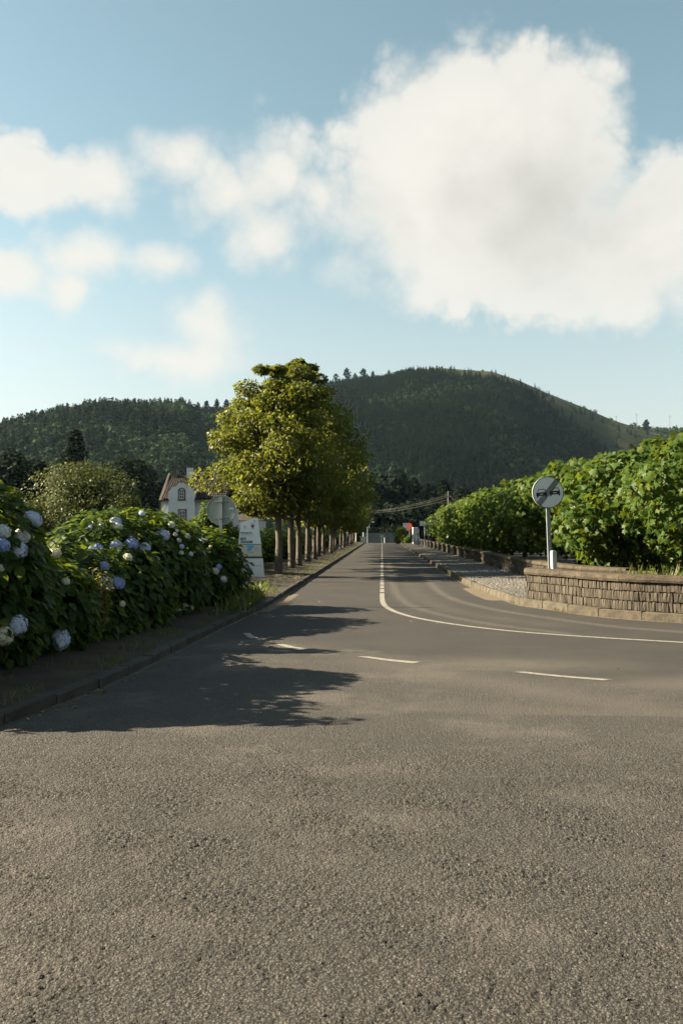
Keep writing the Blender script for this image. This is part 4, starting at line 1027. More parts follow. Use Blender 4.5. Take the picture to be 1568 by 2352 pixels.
# single trees standing out on the skyline
def skyline_tree(px, py_top, py_base, rc, wpx, label, seed, con=True):
    R = float(pl(px, rc)); d = ray(px, py_base); hd = math.hypot(d.x, d.y); k = R / hd
    base = CAM + d * k; H = (py_base - py_top) / FPX * R
    make_tree('ridge_tree', label, (base.x, base.y, base.z - 8), H + 8, wpx / 2 / FPX * R, 6 + H * .2, seed, 'conifer', 'dia', H * .13, 420, H * .02, cone_shape if con else blob, group='trees standing out on the skyline', ncl=16, flatn=.6, sig=.3)
sk = [(796, 846, 866, 16, 'tallest skyline tree just right of the roadside row crown'), (834, 847, 866, 18, 'broad skyline tree left of the bare summit'), (771, 858, 870, 14, 'low skyline tree closest to the roadside row crown'), (815, 857, 867, 9, 'thin skyline tree between two taller ones'), (856, 852, 864, 6, 'small spindly skyline tree left of the lone one'), (893, 849, 857, 6, 'lone tiny tree on the bare summit skyline'),
      (455, 924, 940, 12, 'leftmost of the tall trees in the saddle between hills'), (475, 920, 938, 12, 'second tall tree from the left in the saddle'), (498, 917, 936, 10, 'middle tall tree in the saddle between hills'), (520, 918, 935, 12, 'fourth tall tree from the left in the saddle'), (541, 916, 932, 10, 'rightmost tall tree in the saddle'), (575, 897, 915, 16, 'skyline tree on the rising slope left of the roadside crown')]
for k, (px, a, b, wd, lb) in enumerate(sk): skyline_tree(px, a, b, rcM, wd, lb, 500 + k)
for k, (px, a, b, wd, lb) in enumerate([(1483, 966, 990, 14, 'dark pointed tree on the far right ridge'), (1455, 972, 985, 22, 'rounded tree on the far right ridge left of the pointed one'), (1340, 933, 942, 12, 'small round tree on the right shoulder of the large hill'), (1365, 941, 950, 14, 'rounded bush lower on the right shoulder of the large hill')]):
    skyline_tree(px, a, b, [(1300, 1290), (1400, 1310), (1450, 1600)], wd, lb, 520 + k, con=(k == 0))
for k, (px, a, b, lb) in enumerate([(1414, 955, 972, 'left utility pole on the far ridge'), (1461, 950, 978, 'tallest utility pole on the far ridge'), (1537, 955, 978, 'right utility pole on the far ridge')]):
    R = 1420; d = ray(px, b); hd = math.hypot(d.x, d.y); base = CAM + d * (R / hd); H = (b - a) / FPX * R
    r = empty('utility_pole', base, 0, lb, 'pole', 'utility poles on the ridge')
    MB().tube([(0, 0, -8), (0, 0, H)], [.28, .2], 6).obj('post', M['pole'], r); MB().box((0, 0, H * .85), (4.2, .25, .3)).obj('crossarm', M['pole'], r)

# ------------------------------------------------------------------ house
HY = 95.0
def hx(zx): return at((550 + zx / 6.272) / 1.5944, 1150, HY).x
def hz(zy, Y=HY): return at(420, (1680 + zy / 6.272) / 1.5944, Y).z
hroot = empty('white_house', (hx(238), HY, .1), 0, 'white two-storey house with brown tiled roof and curved gable behind the hydrangeas', 'house')
ox, oy, oz = hroot.location
X0 = 0.0; X1 = 7.3; EZ = hz(935) - oz; DEP = 8.0; RIDGE = hz(400, HY + 4) - oz
lx = lambda zx: hx(zx) - ox
lz = lambda zy: hz(zy) - oz
mb = MB(); mb.box(((X0 + X1) / 2, DEP / 2, EZ / 2 - .2), (X1 - X0, DEP, EZ + .4)); mb.obj('wall', M['plaster'], hroot)
gable = [(X0, EZ), (X0 + .0, EZ)]
mb = MB(); mb.add([(X0 + .02, .1, EZ - .02), (X0 + .02, DEP - .1, EZ - .02), (X0 + .02, DEP / 2, RIDGE - .1), (X0 + .3, .1, EZ - .02), (X0 + .3, DEP - .1, EZ - .02), (X0 + .3, DEP / 2, RIDGE - .1)], [(0, 1, 2), (5, 4, 3), (0, 3, 4, 1), (1, 4, 5, 2), (2, 5, 3, 0)]); mb.obj('gable_wall', M['plaster'], hroot)
# corner quoin and gable parapet
MB().box((X0 - .03, -.04, EZ / 2 - .1), (.16, .16, EZ + .2)).obj('quoin', M['trim'], hroot)
mb = MB(); mb.add([(X0 - .12, -.25, EZ - .05), (X0 + .10, -.25, EZ - .05), (X0 + .10, DEP / 2, RIDGE + .35), (X0 - .12, DEP / 2, RIDGE + .35), (X0 - .12, -.25, EZ - .4), (X0 + .10, -.25, EZ - .4), (X0 + .10, DEP / 2, RIDGE - .05), (X0 - .12, DEP / 2, RIDGE - .05)], [(0, 1, 2, 3), (7, 6, 5, 4), (0, 4, 5, 1), (1, 5, 6, 2), (2, 6, 7, 3), (3, 7, 4, 0)]); mb.obj('parapet', M['trim'], hroot)
mb = MB(); mb.box((lx(400), DEP / 2 - .2, RIDGE + .1), (.35, .8, 1.2)); mb.obj('stub_chimney', M['trim'], hroot)
# roof: barrel tiles in rows
def tiles(x0, x1, ya, za, yb, zb, pitch=.24, seg=5):
    mb = MB(); n = int((x1 - x0) / pitch); s = math.hypot(yb - ya, zb - za); rows = int(s / .42); ny, nzn = -(zb - za) / s, (yb - ya) / s
    for i in range(n):
        for r in range(rows):
            t0, t1 = r / rows, (r + 1.12) / rows; vs = []
            for t, lift in ((t0, .035), (min(t1, 1.0), .0)):
                for k in range(seg + 1):
                    a = PI * k / seg; ofs = math.sin(a) * .075 + lift
                    vs.append((x0 + (i + .5) * pitch - math.cos(a) * pitch * .5, ya + (yb - ya) * t + ny * ofs, za + (zb - za) * t + nzn * ofs))
            mb.add(vs, [(k, k + 1, seg + 2 + k, seg + 1 + k) for k in range(seg)])
    return mb
roof = MB(); roof.add([(X0 + .1, -.35, EZ - .03), (X1 + .2, -.35, EZ - .03), (X1 + .2, DEP / 2, RIDGE), (X0 + .1, DEP / 2, RIDGE), (X0 + .1, DEP + .35, EZ - .03), (X1 + .2, DEP + .35, EZ - .03)], [(0, 1, 2, 3), (3, 2, 5, 4)])
roof = roof.obj('roof', M['rooftile'], hroot)
tag(tiles(X0 + .12, X1 + .2, -.42, EZ + .02, DEP / 2, RIDGE + .03).obj('roof_tiles', M['rooftile'], roof), kind='stuff')
MB().tube([(X0 + .1, DEP / 2, RIDGE + .03), (X1 + .2, DEP / 2, RIDGE + .03)], .11, 8).obj('ridge_tiles', M['rooftile'], roof)
for a, b in ((X0 - .1, lx(455)), (lx(1030), X1 + .25)):
    MB().box(((a + b) / 2, -.33, EZ - .12), (b - a, .5, .12)).obj('eaves_moulding', M['trim'], roof)
mb = MB(); mb.box((lx(910) - .75, DEP / 2 - .45, (lz(505) + lz(240)) / 2 + .15), (.72, .6, lz(240) - lz(505) + .5), top=.93); ch = mb.obj('chimney', M['plaster'], roof)
mb = MB(); mb.box((lx(905) - .75, DEP / 2 - .45, lz(236) + .34), (.62, .55, .07)); mb.box((lx(905) - .75, DEP / 2 - .45, lz(190) + .30), (.62, .55, .07))
for sx in (-.22, 0, .22): mb.box((lx(905) - .75 + sx, DEP / 2 - .45, lz(212) + .31), (.09, .42, .17))
mb.obj('chimney_cap', M['trim'], roof)
mb = MB(); mb.box((lx(1400), .95, lz(740) + .42), (.62, .7, .08)); sky_l = mb.obj('skylight', M['glass'], roof); sky_l.rotation_euler = (0, 0, 0)
# shaped gable front
gp = [(445, 960), (445, 760), (492, 690), (530, 640), (605, 635), (645, 585), (690, 540), (730, 533), (772, 535), (830, 585), (880, 630), (950, 640), (1000, 700), (1047, 760), (1050, 960)]
P2 = [(lx(a), lz(b)) for a, b in gp]
P3 = [(P2[0][0], -.1)] + P2[1:-1] + [(P2[-1][0], -.1)]
MB().prism(P3, -.46, .9).obj('front_gable', M['plaster'], hroot)
tr = MB()
for (xa, za), (xb, zb) in zip(P2[1:-1], P2[2:-1]):
    dx, dz = xb - xa, zb - za; L_ = math.hypot(dx, dz); nx_, nz_ = -dz / L_ * .055, dx / L_ * .055
    tr.add([(xa, -.5, za), (xb, -.5, zb), (xb + nx_, -.5, zb + nz_), (xa + nx_, -.5, za + nz_), (xa, 1.0, za), (xb, 1.0, zb), (xb + nx_, 1.0, zb + nz_), (xa + nx_, 1.0, za + nz_)], [(0, 1, 2, 3), (7, 6, 5, 4), (3, 2, 6, 7), (0, 4, 5, 1), (0, 3, 7, 4), (1, 5, 6, 2)])
tr.obj('gable_trim', M['trim'], hroot)
MB().add([(lx(725), -.53, lz(505)), (lx(752), -.53, lz(505)), (lx(738), -.53, lz(580)), (lx(725), -.44, lz(505)), (lx(752), -.44, lz(505)), (lx(738), -.44, lz(580))], [(0, 1, 2), (5, 4, 3), (0, 2, 5, 3), (1, 4, 5, 2), (0, 3, 4, 1)]).obj('gable_finial', M['trim'], hroot)
for xz in (440, 1062):
    MB().add([(lx(xz - 18), -.3, lz(925)), (lx(xz + 18), -.3, lz(925)), (lx(xz), -.18, lz(1000)), (lx(xz - 18), -.05, lz(925)), (lx(xz + 18), -.05, lz(925))], [(0, 1, 2), (0, 2, 3), (1, 4, 2), (3, 2, 4), (0, 3, 4, 1)]).obj('bracket', M['trim'], hroot)
def arch(x0, x1, z0, z1, rise, n=8):
    pts = [(x0, z0), (x1, z0)]; c = (x0 + x1) / 2; hw = (x1 - x0) / 2
    for k in range(n + 1):
        a = PI * k / n; pts.append((c + hw * math.cos(a), z1 - rise + rise * math.sin(a)))
    return pts
def window(x0, x1, zb, zt, rise, fr, yf, rows):
    wn = MB().prism(arch(lx(x0), lx(x1), lz(zb), lz(zt), rise), yf - .05, yf + .0).obj('window', M['trim'], hroot)
    MB().prism(arch(lx(x0 + fr), lx(x1 - fr), lz(zb - 22), lz(zt + fr), rise * .75), yf - .075, yf - .04).obj('frame', M['white'], wn)
    xa, xb = lx(x0 + fr + 12), lx(x1 - fr - 12); zl, zh = lz(zb - 34), lz(zt + fr + 14); xm = (xa + xb) / 2
    for r in range(rows):
        a = zl + (zh - zl) * r / rows + .025; b = zl + (zh - zl) * (r + 1) / rows - .025
        for u, v in ((xa, xm - .028), (xm + .028, xb)):
            (MB().prism(arch(u, v, a, b, .10) if r == rows - 1 else [(u, a), (v, a), (v, b), (u, b)], yf - .083, yf - .07)).obj('pane', M['glass'], wn)
    MB().box((lx((x0 + x1) / 2), yf - .08, lz(zb) - .02), (lx(x1) - lx(x0) + .12, .14, .07)).obj('sill', M['trim'], wn)
window(665, 833, 950, 668, .33, 30, -.46, 3)
window(668, 862, 1560, 1160, .12, 26, -.46, 4)
MB().box((lx(762), -.50, lz(1166)), (1.05, .1, .06)).obj('window_hood', M['trim'], hroot)
# a further outbuilding peeping between sign and board
g = at(572, 1222, 110); r = empty('outbuilding', (g.x, g.y, .1), 0, 'pale building with a small window between the round sign and the village board', 'building')
MB().box((0, 2, 1.4), (3.2, 4, 3.4)).obj('wall', M['plaster'], r); MB().add([(-1.8, -.2, 3.1), (1.8, -.2, 3.1), (1.8, 2, 3.9), (-1.8, 2, 3.9), (-1.8, 4.2, 3.1), (1.8, 4.2, 3.1)], [(0, 1, 2, 3), (3, 2, 5, 4), (0, 3, 4), (1, 5, 2)]).obj('roof', M['rooftile'], r)
wn = MB().box((.05, -.02, 2.3), (.75, .06, 1.0)).obj('window', M['white'], r); MB().box((.05, -.06, 2.3), (.5, .03, .75)).obj('pane', M['glass'], wn)

# ------------------------------------------------------------------ road signs
def disc(r, y0, y1, n=48, cx=0, cz=0):
    return MB().prism([(cx + r * math.cos(2 * PI * k / n), cz + r * math.sin(2 * PI * k / n)) for k in range(n)], y0, y1)
def flat_poly(pts, y, m=0):
    """thin printed shape on a face looking towards -y"""
    mb = MB(); mb.prism(pts, y - .0012, y); return mb
# end of overtaking ban sign
SY = 22.6; base = at(1266, 1330, SY); cen = at(1257.5, 1131, SY)
sr = empty('overtaking_sign', (base.x, base.y, .15), 0, 'round white sign with two cars struck out by diagonal black lines on grey pole', 'road sign')
R_ = 36.2 / FPX * SY; tilt = math.atan2(cen.x - base.x, cen.z - .15); cz = (cen.z - .15) / math.cos(tilt)
sr.rotation_euler = (0, tilt, math.radians(8))
MB().box((0, .06, cz / 2 - .05), (.095, .05, cz + .1)).obj('pole', M['galv'], sr)
dr = disc(R_, -.012, .0).obj('sign_face', M['signwhite'], sr); dr.location = (0, 0, cz)
bk = disc(R_ * 1.005, .001, .05).obj('sign_shell', M['signback'], sr); bk.location = (0, 0, cz)
n = 64; mb = MB()
ri, ro = R_ * .958, R_ * 1.003
for k in range(n):
    a, b = 2 * PI * k / n, 2 * PI * (k + 1) / n
    mb.add([(ri * math.cos(a), -.016, ri * math.sin(a)), (ri * math.cos(b), -.016, ri * math.sin(b)), (ro * math.cos(b), -.016, ro * math.sin(b)), (ro * math.cos(a), -.016, ro * math.sin(a)),
            (ri * math.cos(a), -.011, ri * math.sin(a)), (ri * math.cos(b), -.011, ri * math.sin(b)), (ro * math.cos(b), .0, ro * math.sin(b)), (ro * math.cos(a), .0, ro * math.sin(a))], [(0, 3, 2, 1), (3, 7, 6, 2), (0, 1, 5, 4)])
mb.obj('sign_border', M['signblack'], dr)
def sp(x, y): return ((x - 505) / 325 * R_, -(y - 485) / 325 * R_)
def sign_poly(lst, y=-.0145): mb = flat_poly([sp(a, b) for a, b in lst], y); return mb
car = MB()
for poly in ([(250, 490), (465, 472), (476, 545), (252, 560)], [(262, 556), (296, 554), (294, 586), (264, 588)], [(272, 486), (290, 421), (305, 424), (287, 484)], [(288, 422), (430, 411), (436, 425), (294, 434)], [(420, 414), (434, 412), (462, 474), (446, 476)], [(430, 545), (462, 542), (462, 570), (432, 573)]):
    b_ = sign_poly(poly); car.add(b_.v, b_.f)
car.obj('car_symbol', M['signblack'], dr)
car = MB()
for poly in ([(538, 462), (750, 452), (754, 524), (538, 538)], [(540, 536), (570, 534), (568, 566), (542, 568)], [(714, 524), (750, 522), (748, 552), (718, 554)], [(566, 462), (620, 396), (634, 400), (585, 462)], [(618, 397), (706, 390), (710, 403), (622, 411)], [(698, 391), (712, 392), (748, 454), (730, 456)]):
    b_ = sign_poly(poly); car.add(b_.v, b_.f)
car.obj('car_symbol', M['signblack'], dr)
mb = MB()
for poly in ([(330, 517), (396, 511), (398, 523), (332, 529)], [(604, 494), (676, 488), (678, 500), (606, 506)]):
    b_ = sign_poly(poly, -.0162); mb.add(b_.v, b_.f)
mb.obj('bumper_gap', M['signwhite'], dr)
for (xa, ya), (xb, yb) in zip(((262, 688), (281, 703), (300, 718), (318, 733), (336, 748)), ((664, 218), (684, 230), (703, 243), (722, 256), (741, 270))):
    dx, dy = xb - xa, yb - ya; L_ = math.hypot(dx, dy); ux, uy = -dy / L_ * 7, dx / L_ * 7
    sign_poly([(xa - ux, ya - uy), (xa + ux, ya + uy), (xb + ux, yb + uy), (xb - ux, yb - uy)], -.0182).obj('diagonal_line', M['signblack'], dr)
for dz in (-.17, .17): MB().box((0, .055, dz), (.30, .03, .04)).obj('bracket', M['galv'], dr)

# white marker post beside it
mp = at(1273, 1330, SY - .25)
o = MB()
pr_ = [(-.045, .0), (-.045, .40), (-.035, .52), (-.062, .66), (-.062, 1.05), (-.045, 1.075), (.03, 1.075), (.05, 1.05), (.062, .0)]
o.prism(pr_, -.06, .07)
o = o.obj('marker_post', M['white']); o.location = (mp.x, mp.y, .15); o.rotation_euler = (0, math.radians(-1.5), math.radians(14))
tag(o, 'short white concrete marker post beside the overtaking sign pole', 'post')

# back of the round sign at the left
SL = 20.0; b = at(508, 1400, SL); c = at(508, 1172, SL)
s2 = empty('round_sign', (b.x, b.y, .15), 0, 'round sign seen from its grey back behind the hydrangeas', 'road sign')
R2 = 34.3 / FPX * SL; cz = c.z - .15
s2.rotation_euler = (0, 0, math.radians(-6))
MB().box((0, -.045, (cz + R2 * .9) / 2 - .05), (.075, .045, cz + R2 * .9 + .1)).obj('pole', M['galv'], s2)
d2 = disc(R2, .0, .022).obj('sign_plate', M['signback'], s2); d2.location = (0, 0, cz)
mb = MB()
for k in range(n):
    a, bb = 2 * PI * k / n, 2 * PI * (k + 1) / n; r0, r1 = R2 * .985, R2 * 1.01
    mb.add([(r0 * math.cos(a), -.028, r0 * math.sin(a)), (r0 * math.cos(bb), -.028, r0 * math.sin(bb)), (r1 * math.cos(bb), -.028, r1 * math.sin(bb)), (r1 * math.cos(a), -.028, r1 * math.sin(a)), (r1 * math.cos(a), .023, r1 * math.sin(a)), (r1 * math.cos(bb), .023, r1 * math.sin(bb)), (r0 * math.cos(a), .0, r0 * math.sin(a)), (r0 * math.cos(bb), .0, r0 * math.sin(bb))], [(0, 3, 2, 1), (3, 4, 5, 2), (0, 1, 7, 6)])
mb.obj('rim', M['signback'], d2)
for dz in (-.18, .20):
    MB().box((0, -.016, dz), (.33, .03, .028)).obj('bracket', M['galv'], d2)
    MB().box((0, -.075, dz + .0), (.10, .016, .035)).obj('clamp', M['galv'], d2)
MB().box((.235, -.004, .04), (.11, .006, .04)).obj('sticker', M['board'], d2)

# ------------------------------------------------------------------ village board
def text_mesh(txt, size, off=.0):
    cu = bpy.data.curves.new('lettering', 'FONT'); cu.body = txt; cu.size = size; cu.extrude = .002; cu.offset = off
    ob = bpy.data.objects.new('lettering', cu); COL.objects.link(ob); bpy.context.view_layer.update()
    me = bpy.data.meshes.new_from_object(ob.evaluated_get(bpy.context.evaluated_depsgraph_get())); bpy.data.objects.remove(ob); me.name = 'lettering'; return me
BY = 29.5
def bd(zx, zy): p = at((700 + zx / 5.227) / 1.5944, (1780 + zy / 5.227) / 1.5944, BY); return p.x, p.z
bx_, bz_ = bd(1120, 1795)
br = empty('village_board', (bx_, BY, .13), 0, 'tall white information board with slanted top, town crest and map half behind the hydrangea', 'sign')
def bl(zx, zy): x, z = bd(zx, zy); return (x - bx_, z - .13)
def board(pts, y0, y1, name, mat, parent=br): return MB().prism([bl(*p) for p in pts], y0, y1).obj(name, mat, parent)
pb = board([(955, 690), (927, 930), (905, 1110), (1338, 1110), (1310, 900), (1280, 605)], -.05, .05, 'upper_panel', M['board'])
board([(903, 1122), (875, 1345), (1354, 1345), (1338, 1122)], -.05, .05, 'map_panel', M['mapground'])
board([(868, 1385), (830, 1790), (1405, 1790), (1370, 1385)], -.05, .05, 'lower_panel', M['board'])
board([(962, 700), (840, 1800), (1395, 1800), (1275, 620)], -.035, .03, 'back_frame', M['trim'])
mpn = [c for c in br.children if c.name.startswith('map_panel')][0]
board([(1060, 1130), (1075, 1180), (1090, 1225), (1140, 1232), (1170, 1200), (1195, 1165), (1225, 1130)], -.053, -.051, 'map_lake', M['mapblue'], mpn)
for a, b in ((1095, 1222), (1128, 1230), (1100, 1252), (1145, 1270), (1095, 1285), (1180, 1268), (1218, 1208), (1275, 1192)):
    board([(a - 7, b - 8), (a + 7, b - 8), (a + 7, b + 8), (a - 7, b + 8)], -.056, -.0535, 'map_mark', M['boardtext'], mpn)
ct = board([(1150, 740), (1212, 740), (1212, 780), (1182, 808), (1150, 780)], -.055, -.051, 'crest', M['crestred'], pb)
board([(1140, 718), (1222, 718), (1218, 732), (1144, 732)], -.055, -.051, 'crest_crown', M['boardgrey'], pb)
board([(1145, 812), (1222, 806), (1215, 820), (1155, 824)], -.055, -.051, 'crest_ribbon', M['boardgrey'], pb)
board([(1012, 760), (1050, 760), (1046, 800), (1016, 800)], -.055, -.051, 'small_crest', M['yellow'], pb)
board([(1020, 802), (1046, 802), (1040, 818), (1026, 818)], -.055, -.051, 'small_crest', M['boardgrey'], pb)
board([(1200, 655), (1236, 648), (1236, 685), (1200, 690)], -.055, -.051, 'faint_emblem', M['boardgrey'], pb)
pxm = BY / FPX / 5.227 / 1.5944
for txt, zx, zy, zh, mt, off in (('FREGUESIA DE', 945, 910, 30, 'boardtext', .002), ('CIVIL PARISH OF', 945, 948, 28, 'boardgrey', .0), ('SETE', 945, 1030, 44, 'boardtext', .006), ('CIDADES', 945, 1090, 44, 'boardtext', .006)):
    me = text_mesh(txt, zh * pxm / .70, off); wdt = max(v.co.x for v in me.vertices); want = {'FREGUESIA DE': 230, 'CIVIL PARISH OF': 265, 'SETE': 112, 'CIDADES': 238}[txt] * pxm
    me.materials.append(M[mt]); o = link(bpy.data.objects.new('lettering', me), pb); x, z = bl(zx, zy)
    o.location = (x, -.053, z); o.rotation_euler = (PI / 2, 0, 0); o.scale = (want / wdt, 1, 1)
lp = [c for c in br.children if c.name.startswith('lower_panel')][0]
for a, b in ((1165, 1222), (1228, 1276), (1282, 1350)):      # a line of print too small to read
    board([(a, 1518), (b, 1517), (b, 1530), (a, 1531)], -.0535, -.051, 'print_line', M['boardgrey'], lp)

# ------------------------------------------------------------------ far street furniture
def zc(zx, zy): return ((1460 + zx / 9.8) / 1.5944, (1880 + zy / 9.8) / 1.5944)
# village name sign, struck through
VY = 88.0; a = at(*zc(745, 275), VY); b = at(*zc(745, 445), VY); p1 = at(*zc(925, 1170), VY); p2 = at(*zc(1068, 1170), VY)
vr = empty('village_sign', ((p1.x + p2.x) / 2, VY, .15), 0, 'grey village name sign struck through with a diagonal bar on two poles', 'sign')
cxv = vr.location.x; Wv = 1.75
for p in (p1, p2): MB().tube([(p.x - cxv, .03, -.1), (p.x - cxv, .03, a.z - .2)], .04, 8).obj('pole', M['galv'], vr)
pl_ = MB().box((a.x + Wv / 2 - cxv, 0, (a.z + b.z) / 2 - .15), (Wv, .03, a.z - b.z)).obj('sign_plate', M['signwhite'], vr)
for txt, dz in (('Sete', .02), ('Cidades', -.20)):
    me = text_mesh(txt, .27, .006); me.materials.append(M['signblack']); o = link(bpy.data.objects.new('lettering', me), pl_); wd = max(v.co.x for v in me.vertices)
    o.location = (a.x + Wv / 2 - cxv - wd / 2 - .1, -.018, (a.z + b.z) / 2 - .15 + dz); o.rotation_euler = (PI / 2, 0, 0)
mb = MB(); xx = a.x - cxv + .95; mb.prism([(xx - .05, b.z - .13), (xx + .06, b.z - .13), (xx + .56, a.z - .17), (xx + .45, a.z - .17)], -.028, -.022); mb.obj('strike_bar', M['signblack'], pl_)
# red round sign and white sign
RY = 124; c = at(*zc(375, 470), RY); r = empty('red_round_sign', (c.x, RY, .1), math.radians(-40), 'red round sign turned aside on a thin pole by the sidewalk end', 'road sign')
d3 = disc(.5, -.012, .012, 32).obj('sign_plate', M['red'], r); d3.location = (0, 0, c.z - .1)
MB().tube([(0, .05, -.1), (0, .05, c.z + .2)], .05, 8).obj('pole', M['galv'], r)
c = at(*zc(243, 485), 129); r = empty('white_sign', (c.x, 129, .05), 0, 'small upright pale sign just left of the red round sign', 'sign')
MB().box((0, 0, c.z - .05), (.80, .04, 1.15)).obj('sign_plate', M['board'], r); MB().tube([(0, .05, -.1), (0, .05, c.z)], .045, 8).obj('pole', M['galv'], r); MB().box((0, -.025, c.z + .32), (.66, .01, .16)).obj('sign_band', M['white'], r)
# white cabinet, posts
a = at(*zc(510, 500), 113); b = at(*zc(690, 880), 113); r = empty('white_cabinet', ((a.x + b.x) / 2, 113, .15), math.radians(10), 'tall white utility cabinet behind the far end of the stone wall', 'cabinet')
hgt = a.z - .15; MB().box((0, .3, hgt / 2), (b.x - a.x, .6, hgt), bev=.02).obj('body', M['white'], r); MB().box((.05, -.02, hgt / 2), (.8, .03, hgt * .8)).obj('door', M['white'], r); MB().box((.22, -.07, .75), (.5, .1, .5)).obj('meter_box', M['board'], r)
for k, (za, zb_, wz, lb) in enumerate(((650, 910, 40, 'thin white bollard left of the thick one at the far wall'), (733, 890, 65, 'thick white bollard against the far stone wall'))):
    p = at(*zc(za, 1080), 105); q = at(*zc(za, zb_), 105); wm = wz / 9.8 / 1.5944 * 105 / FPX
    o = MB().box((0, 0, (q.z - .15) / 2), (wm, wm * .8, q.z - .15), bev=.03).obj('white_bollard', M['white']); o.location = (p.x, 105, .15); tag(o, lb, 'bollard', 'white bollards by the wall')
p = at(*zc(672, 900), 106); q = at(*zc(672, 715), 106)
o = MB().tube([(0, 0, 0), (0, 0, q.z - .15)], [.07, .05], 8).box((0, 0, q.z - .2), (.2, .2, .1)).obj('black_post', M['signblack']); o.location = (p.x, 106, .15); tag(o, 'dark post with a square cap standing between the white bollards', 'post')

def zd(zx, zy): return ((1280 + zx / 7.84) / 1.5944, (1900 + zy / 7.84) / 1.5944)
# left of the crest: white box, thin posts, lamps
p = at(*zd(395, 690), 132); q = at(*zd(395, 605), 132)
o = MB().box((0, 0, .4), (.75, .6, 1.0), bev=.02).box((0, -.02, .93), (.82, .66, .06)).obj('white_box', M['white']); o.location = (p.x, 132, gz(132) + .05); tag(o, 'small white box at the left kerb by the road crest', 'box')
for k, (zx, zt, Y, lb) in enumerate(((392, 390, 134, 'thin white post rising beside the small white box'), (1000, 545, 150, 'thin white post standing beyond the road crest in the middle'), (180, 400, 122, 'pale thin post among the last row tree trunks'))):
    p = at(*zd(zx, 680), Y); q = at(*zd(zx, zt), Y); zb_ = gz(Y)
    o = MB().tube([(0, 0, 0), (0, 0, q.z - zb_)], [.09, .07], 8).tube([(0, 0, q.z - zb_), (0, 0, q.z - zb_ + .05)], [.1, .03], 8).obj('white_post', M['white']); o.location = (p.x, Y, zb_); tag(o, lb, 'post', 'thin pale posts near the crest')
for k, (zx, zy, Y, lb) in enumerate(((510, 10, 165, 'nearest street lamp beyond the crest, leftmost'), (560, 95, 185, 'second street lamp beyond the crest'), (655, 155, 205, 'third street lamp beyond the crest'), (935, 182, 225, 'street lamp beyond the crest right of the other three'))):
    p = at(*zd(zx, zy), Y); g0 = gz(Y); r = empty('street_lamp', (p.x, Y, g0), 0, lb, 'street lamp', 'street lamps beyond the crest'); h_ = p.z - g0
    MB().tube([(0, 0, -.2), (0, 0, h_ * .8), (.1, 0, h_ - .1), (.5, 0, h_)], [.1, .07, .05, .04], 8).obj('pole', M['galv'], r); MB().box((.75, 0, h_ + .01), (.75, .3, .13), bev=.04).obj('lamp_head', M['white'], r)
# far wall with a sign, and a leaning pole
p = at(*zd(620, 600), 178); q = at(*zd(1400, 600), 178)
o = MB(); L_ = q.x - p.x + 4
for k in range(9): o.box((k * L_ / 9 + L_ / 18, 0, .7), (L_ / 9 - .05, .2, 3.0))
o = o.obj('far_wall', M['farwall']); o.location = (p.x - 2, 178, gz(178)); o['label'] = 'blue-grey boundary wall across the end of the road'; o['category'] = 'wall'
p = at(*zd(920, 500), 176); o = MB().box((0, 0, 0), (.65, .04, .65)).tube([(0, .04, -2.5), (0, .04, .3)], .04, 6).obj('square_sign', M['signback']); o.location = (p.x, 176, p.z); tag(o, 'tiny square sign above the far wall beyond the crest', 'sign')
# parked car, seen over the crest
CY = 215; p = at(*zd(783, 615), CY); g0 = gz(CY)
r = empty('parked_car', (p.x, CY, g0), 0, 'pale car seen from behind, roof showing over the crest of the road', 'car')
prof = [(-.82, .35), (-.86, .75), (-.80, .95), (-.62, 1.42), (-.5, 1.5), (.5, 1.5), (.62, 1.42), (.80, .95), (.86, .75), (.82, .35)]
k_ = max(.8, (p.z - g0) / 1.5)
body = MB(); st = [(-2.0, .62, .80), (-1.9, 1.0, .9), (-1.2, 1.0, 1.0), (.3, 1.0, 1.0), (1.0, .66, 1.0), (1.9, .58, .95), (2.05, .5, .85)]
vs = []
for y_, hk, wk in st:
    for x_, z_ in prof: vs.append((x_ * wk * k_, y_ * k_, (.35 + (z_ - .35) * hk) * k_))
m_ = len(prof); body.add(vs, [(i * m_ + j, i * m_ + (j + 1) % m_, (i + 1) * m_ + (j + 1) % m_, (i + 1) * m_ + j) for i in range(len(st) - 1) for j in range(m_)] + [tuple(range(m_)), tuple(range(len(vs) - m_, len(vs)))[::-1]])
bo = body.obj('body', M['carpaint'], r)
MB().add([(-.62 * k_, -1.97 * k_, .92 * k_), (.62 * k_, -1.97 * k_, .92 * k_), (.5 * k_, -1.93 * k_, 1.36 * k_), (-.5 * k_, -1.93 * k_, 1.36 * k_)], [(0, 1, 2, 3)]).obj('rear_window', M['glass'], r)
for sx in (-1, 1):
    MB().box((sx * .68 * k_, -1.99 * k_, .82 * k_), (.2, .05, .16)).obj('tail_light', M['red'], r)
    for sy in (-1.25, 1.3):
        wh = MB().tube([(sx * .70 * k_, sy * k_, .32 * k_), (sx * .86 * k_, sy * k_, .32 * k_)], .32 * k_, 14).obj('wheel', M['rubber'], r)
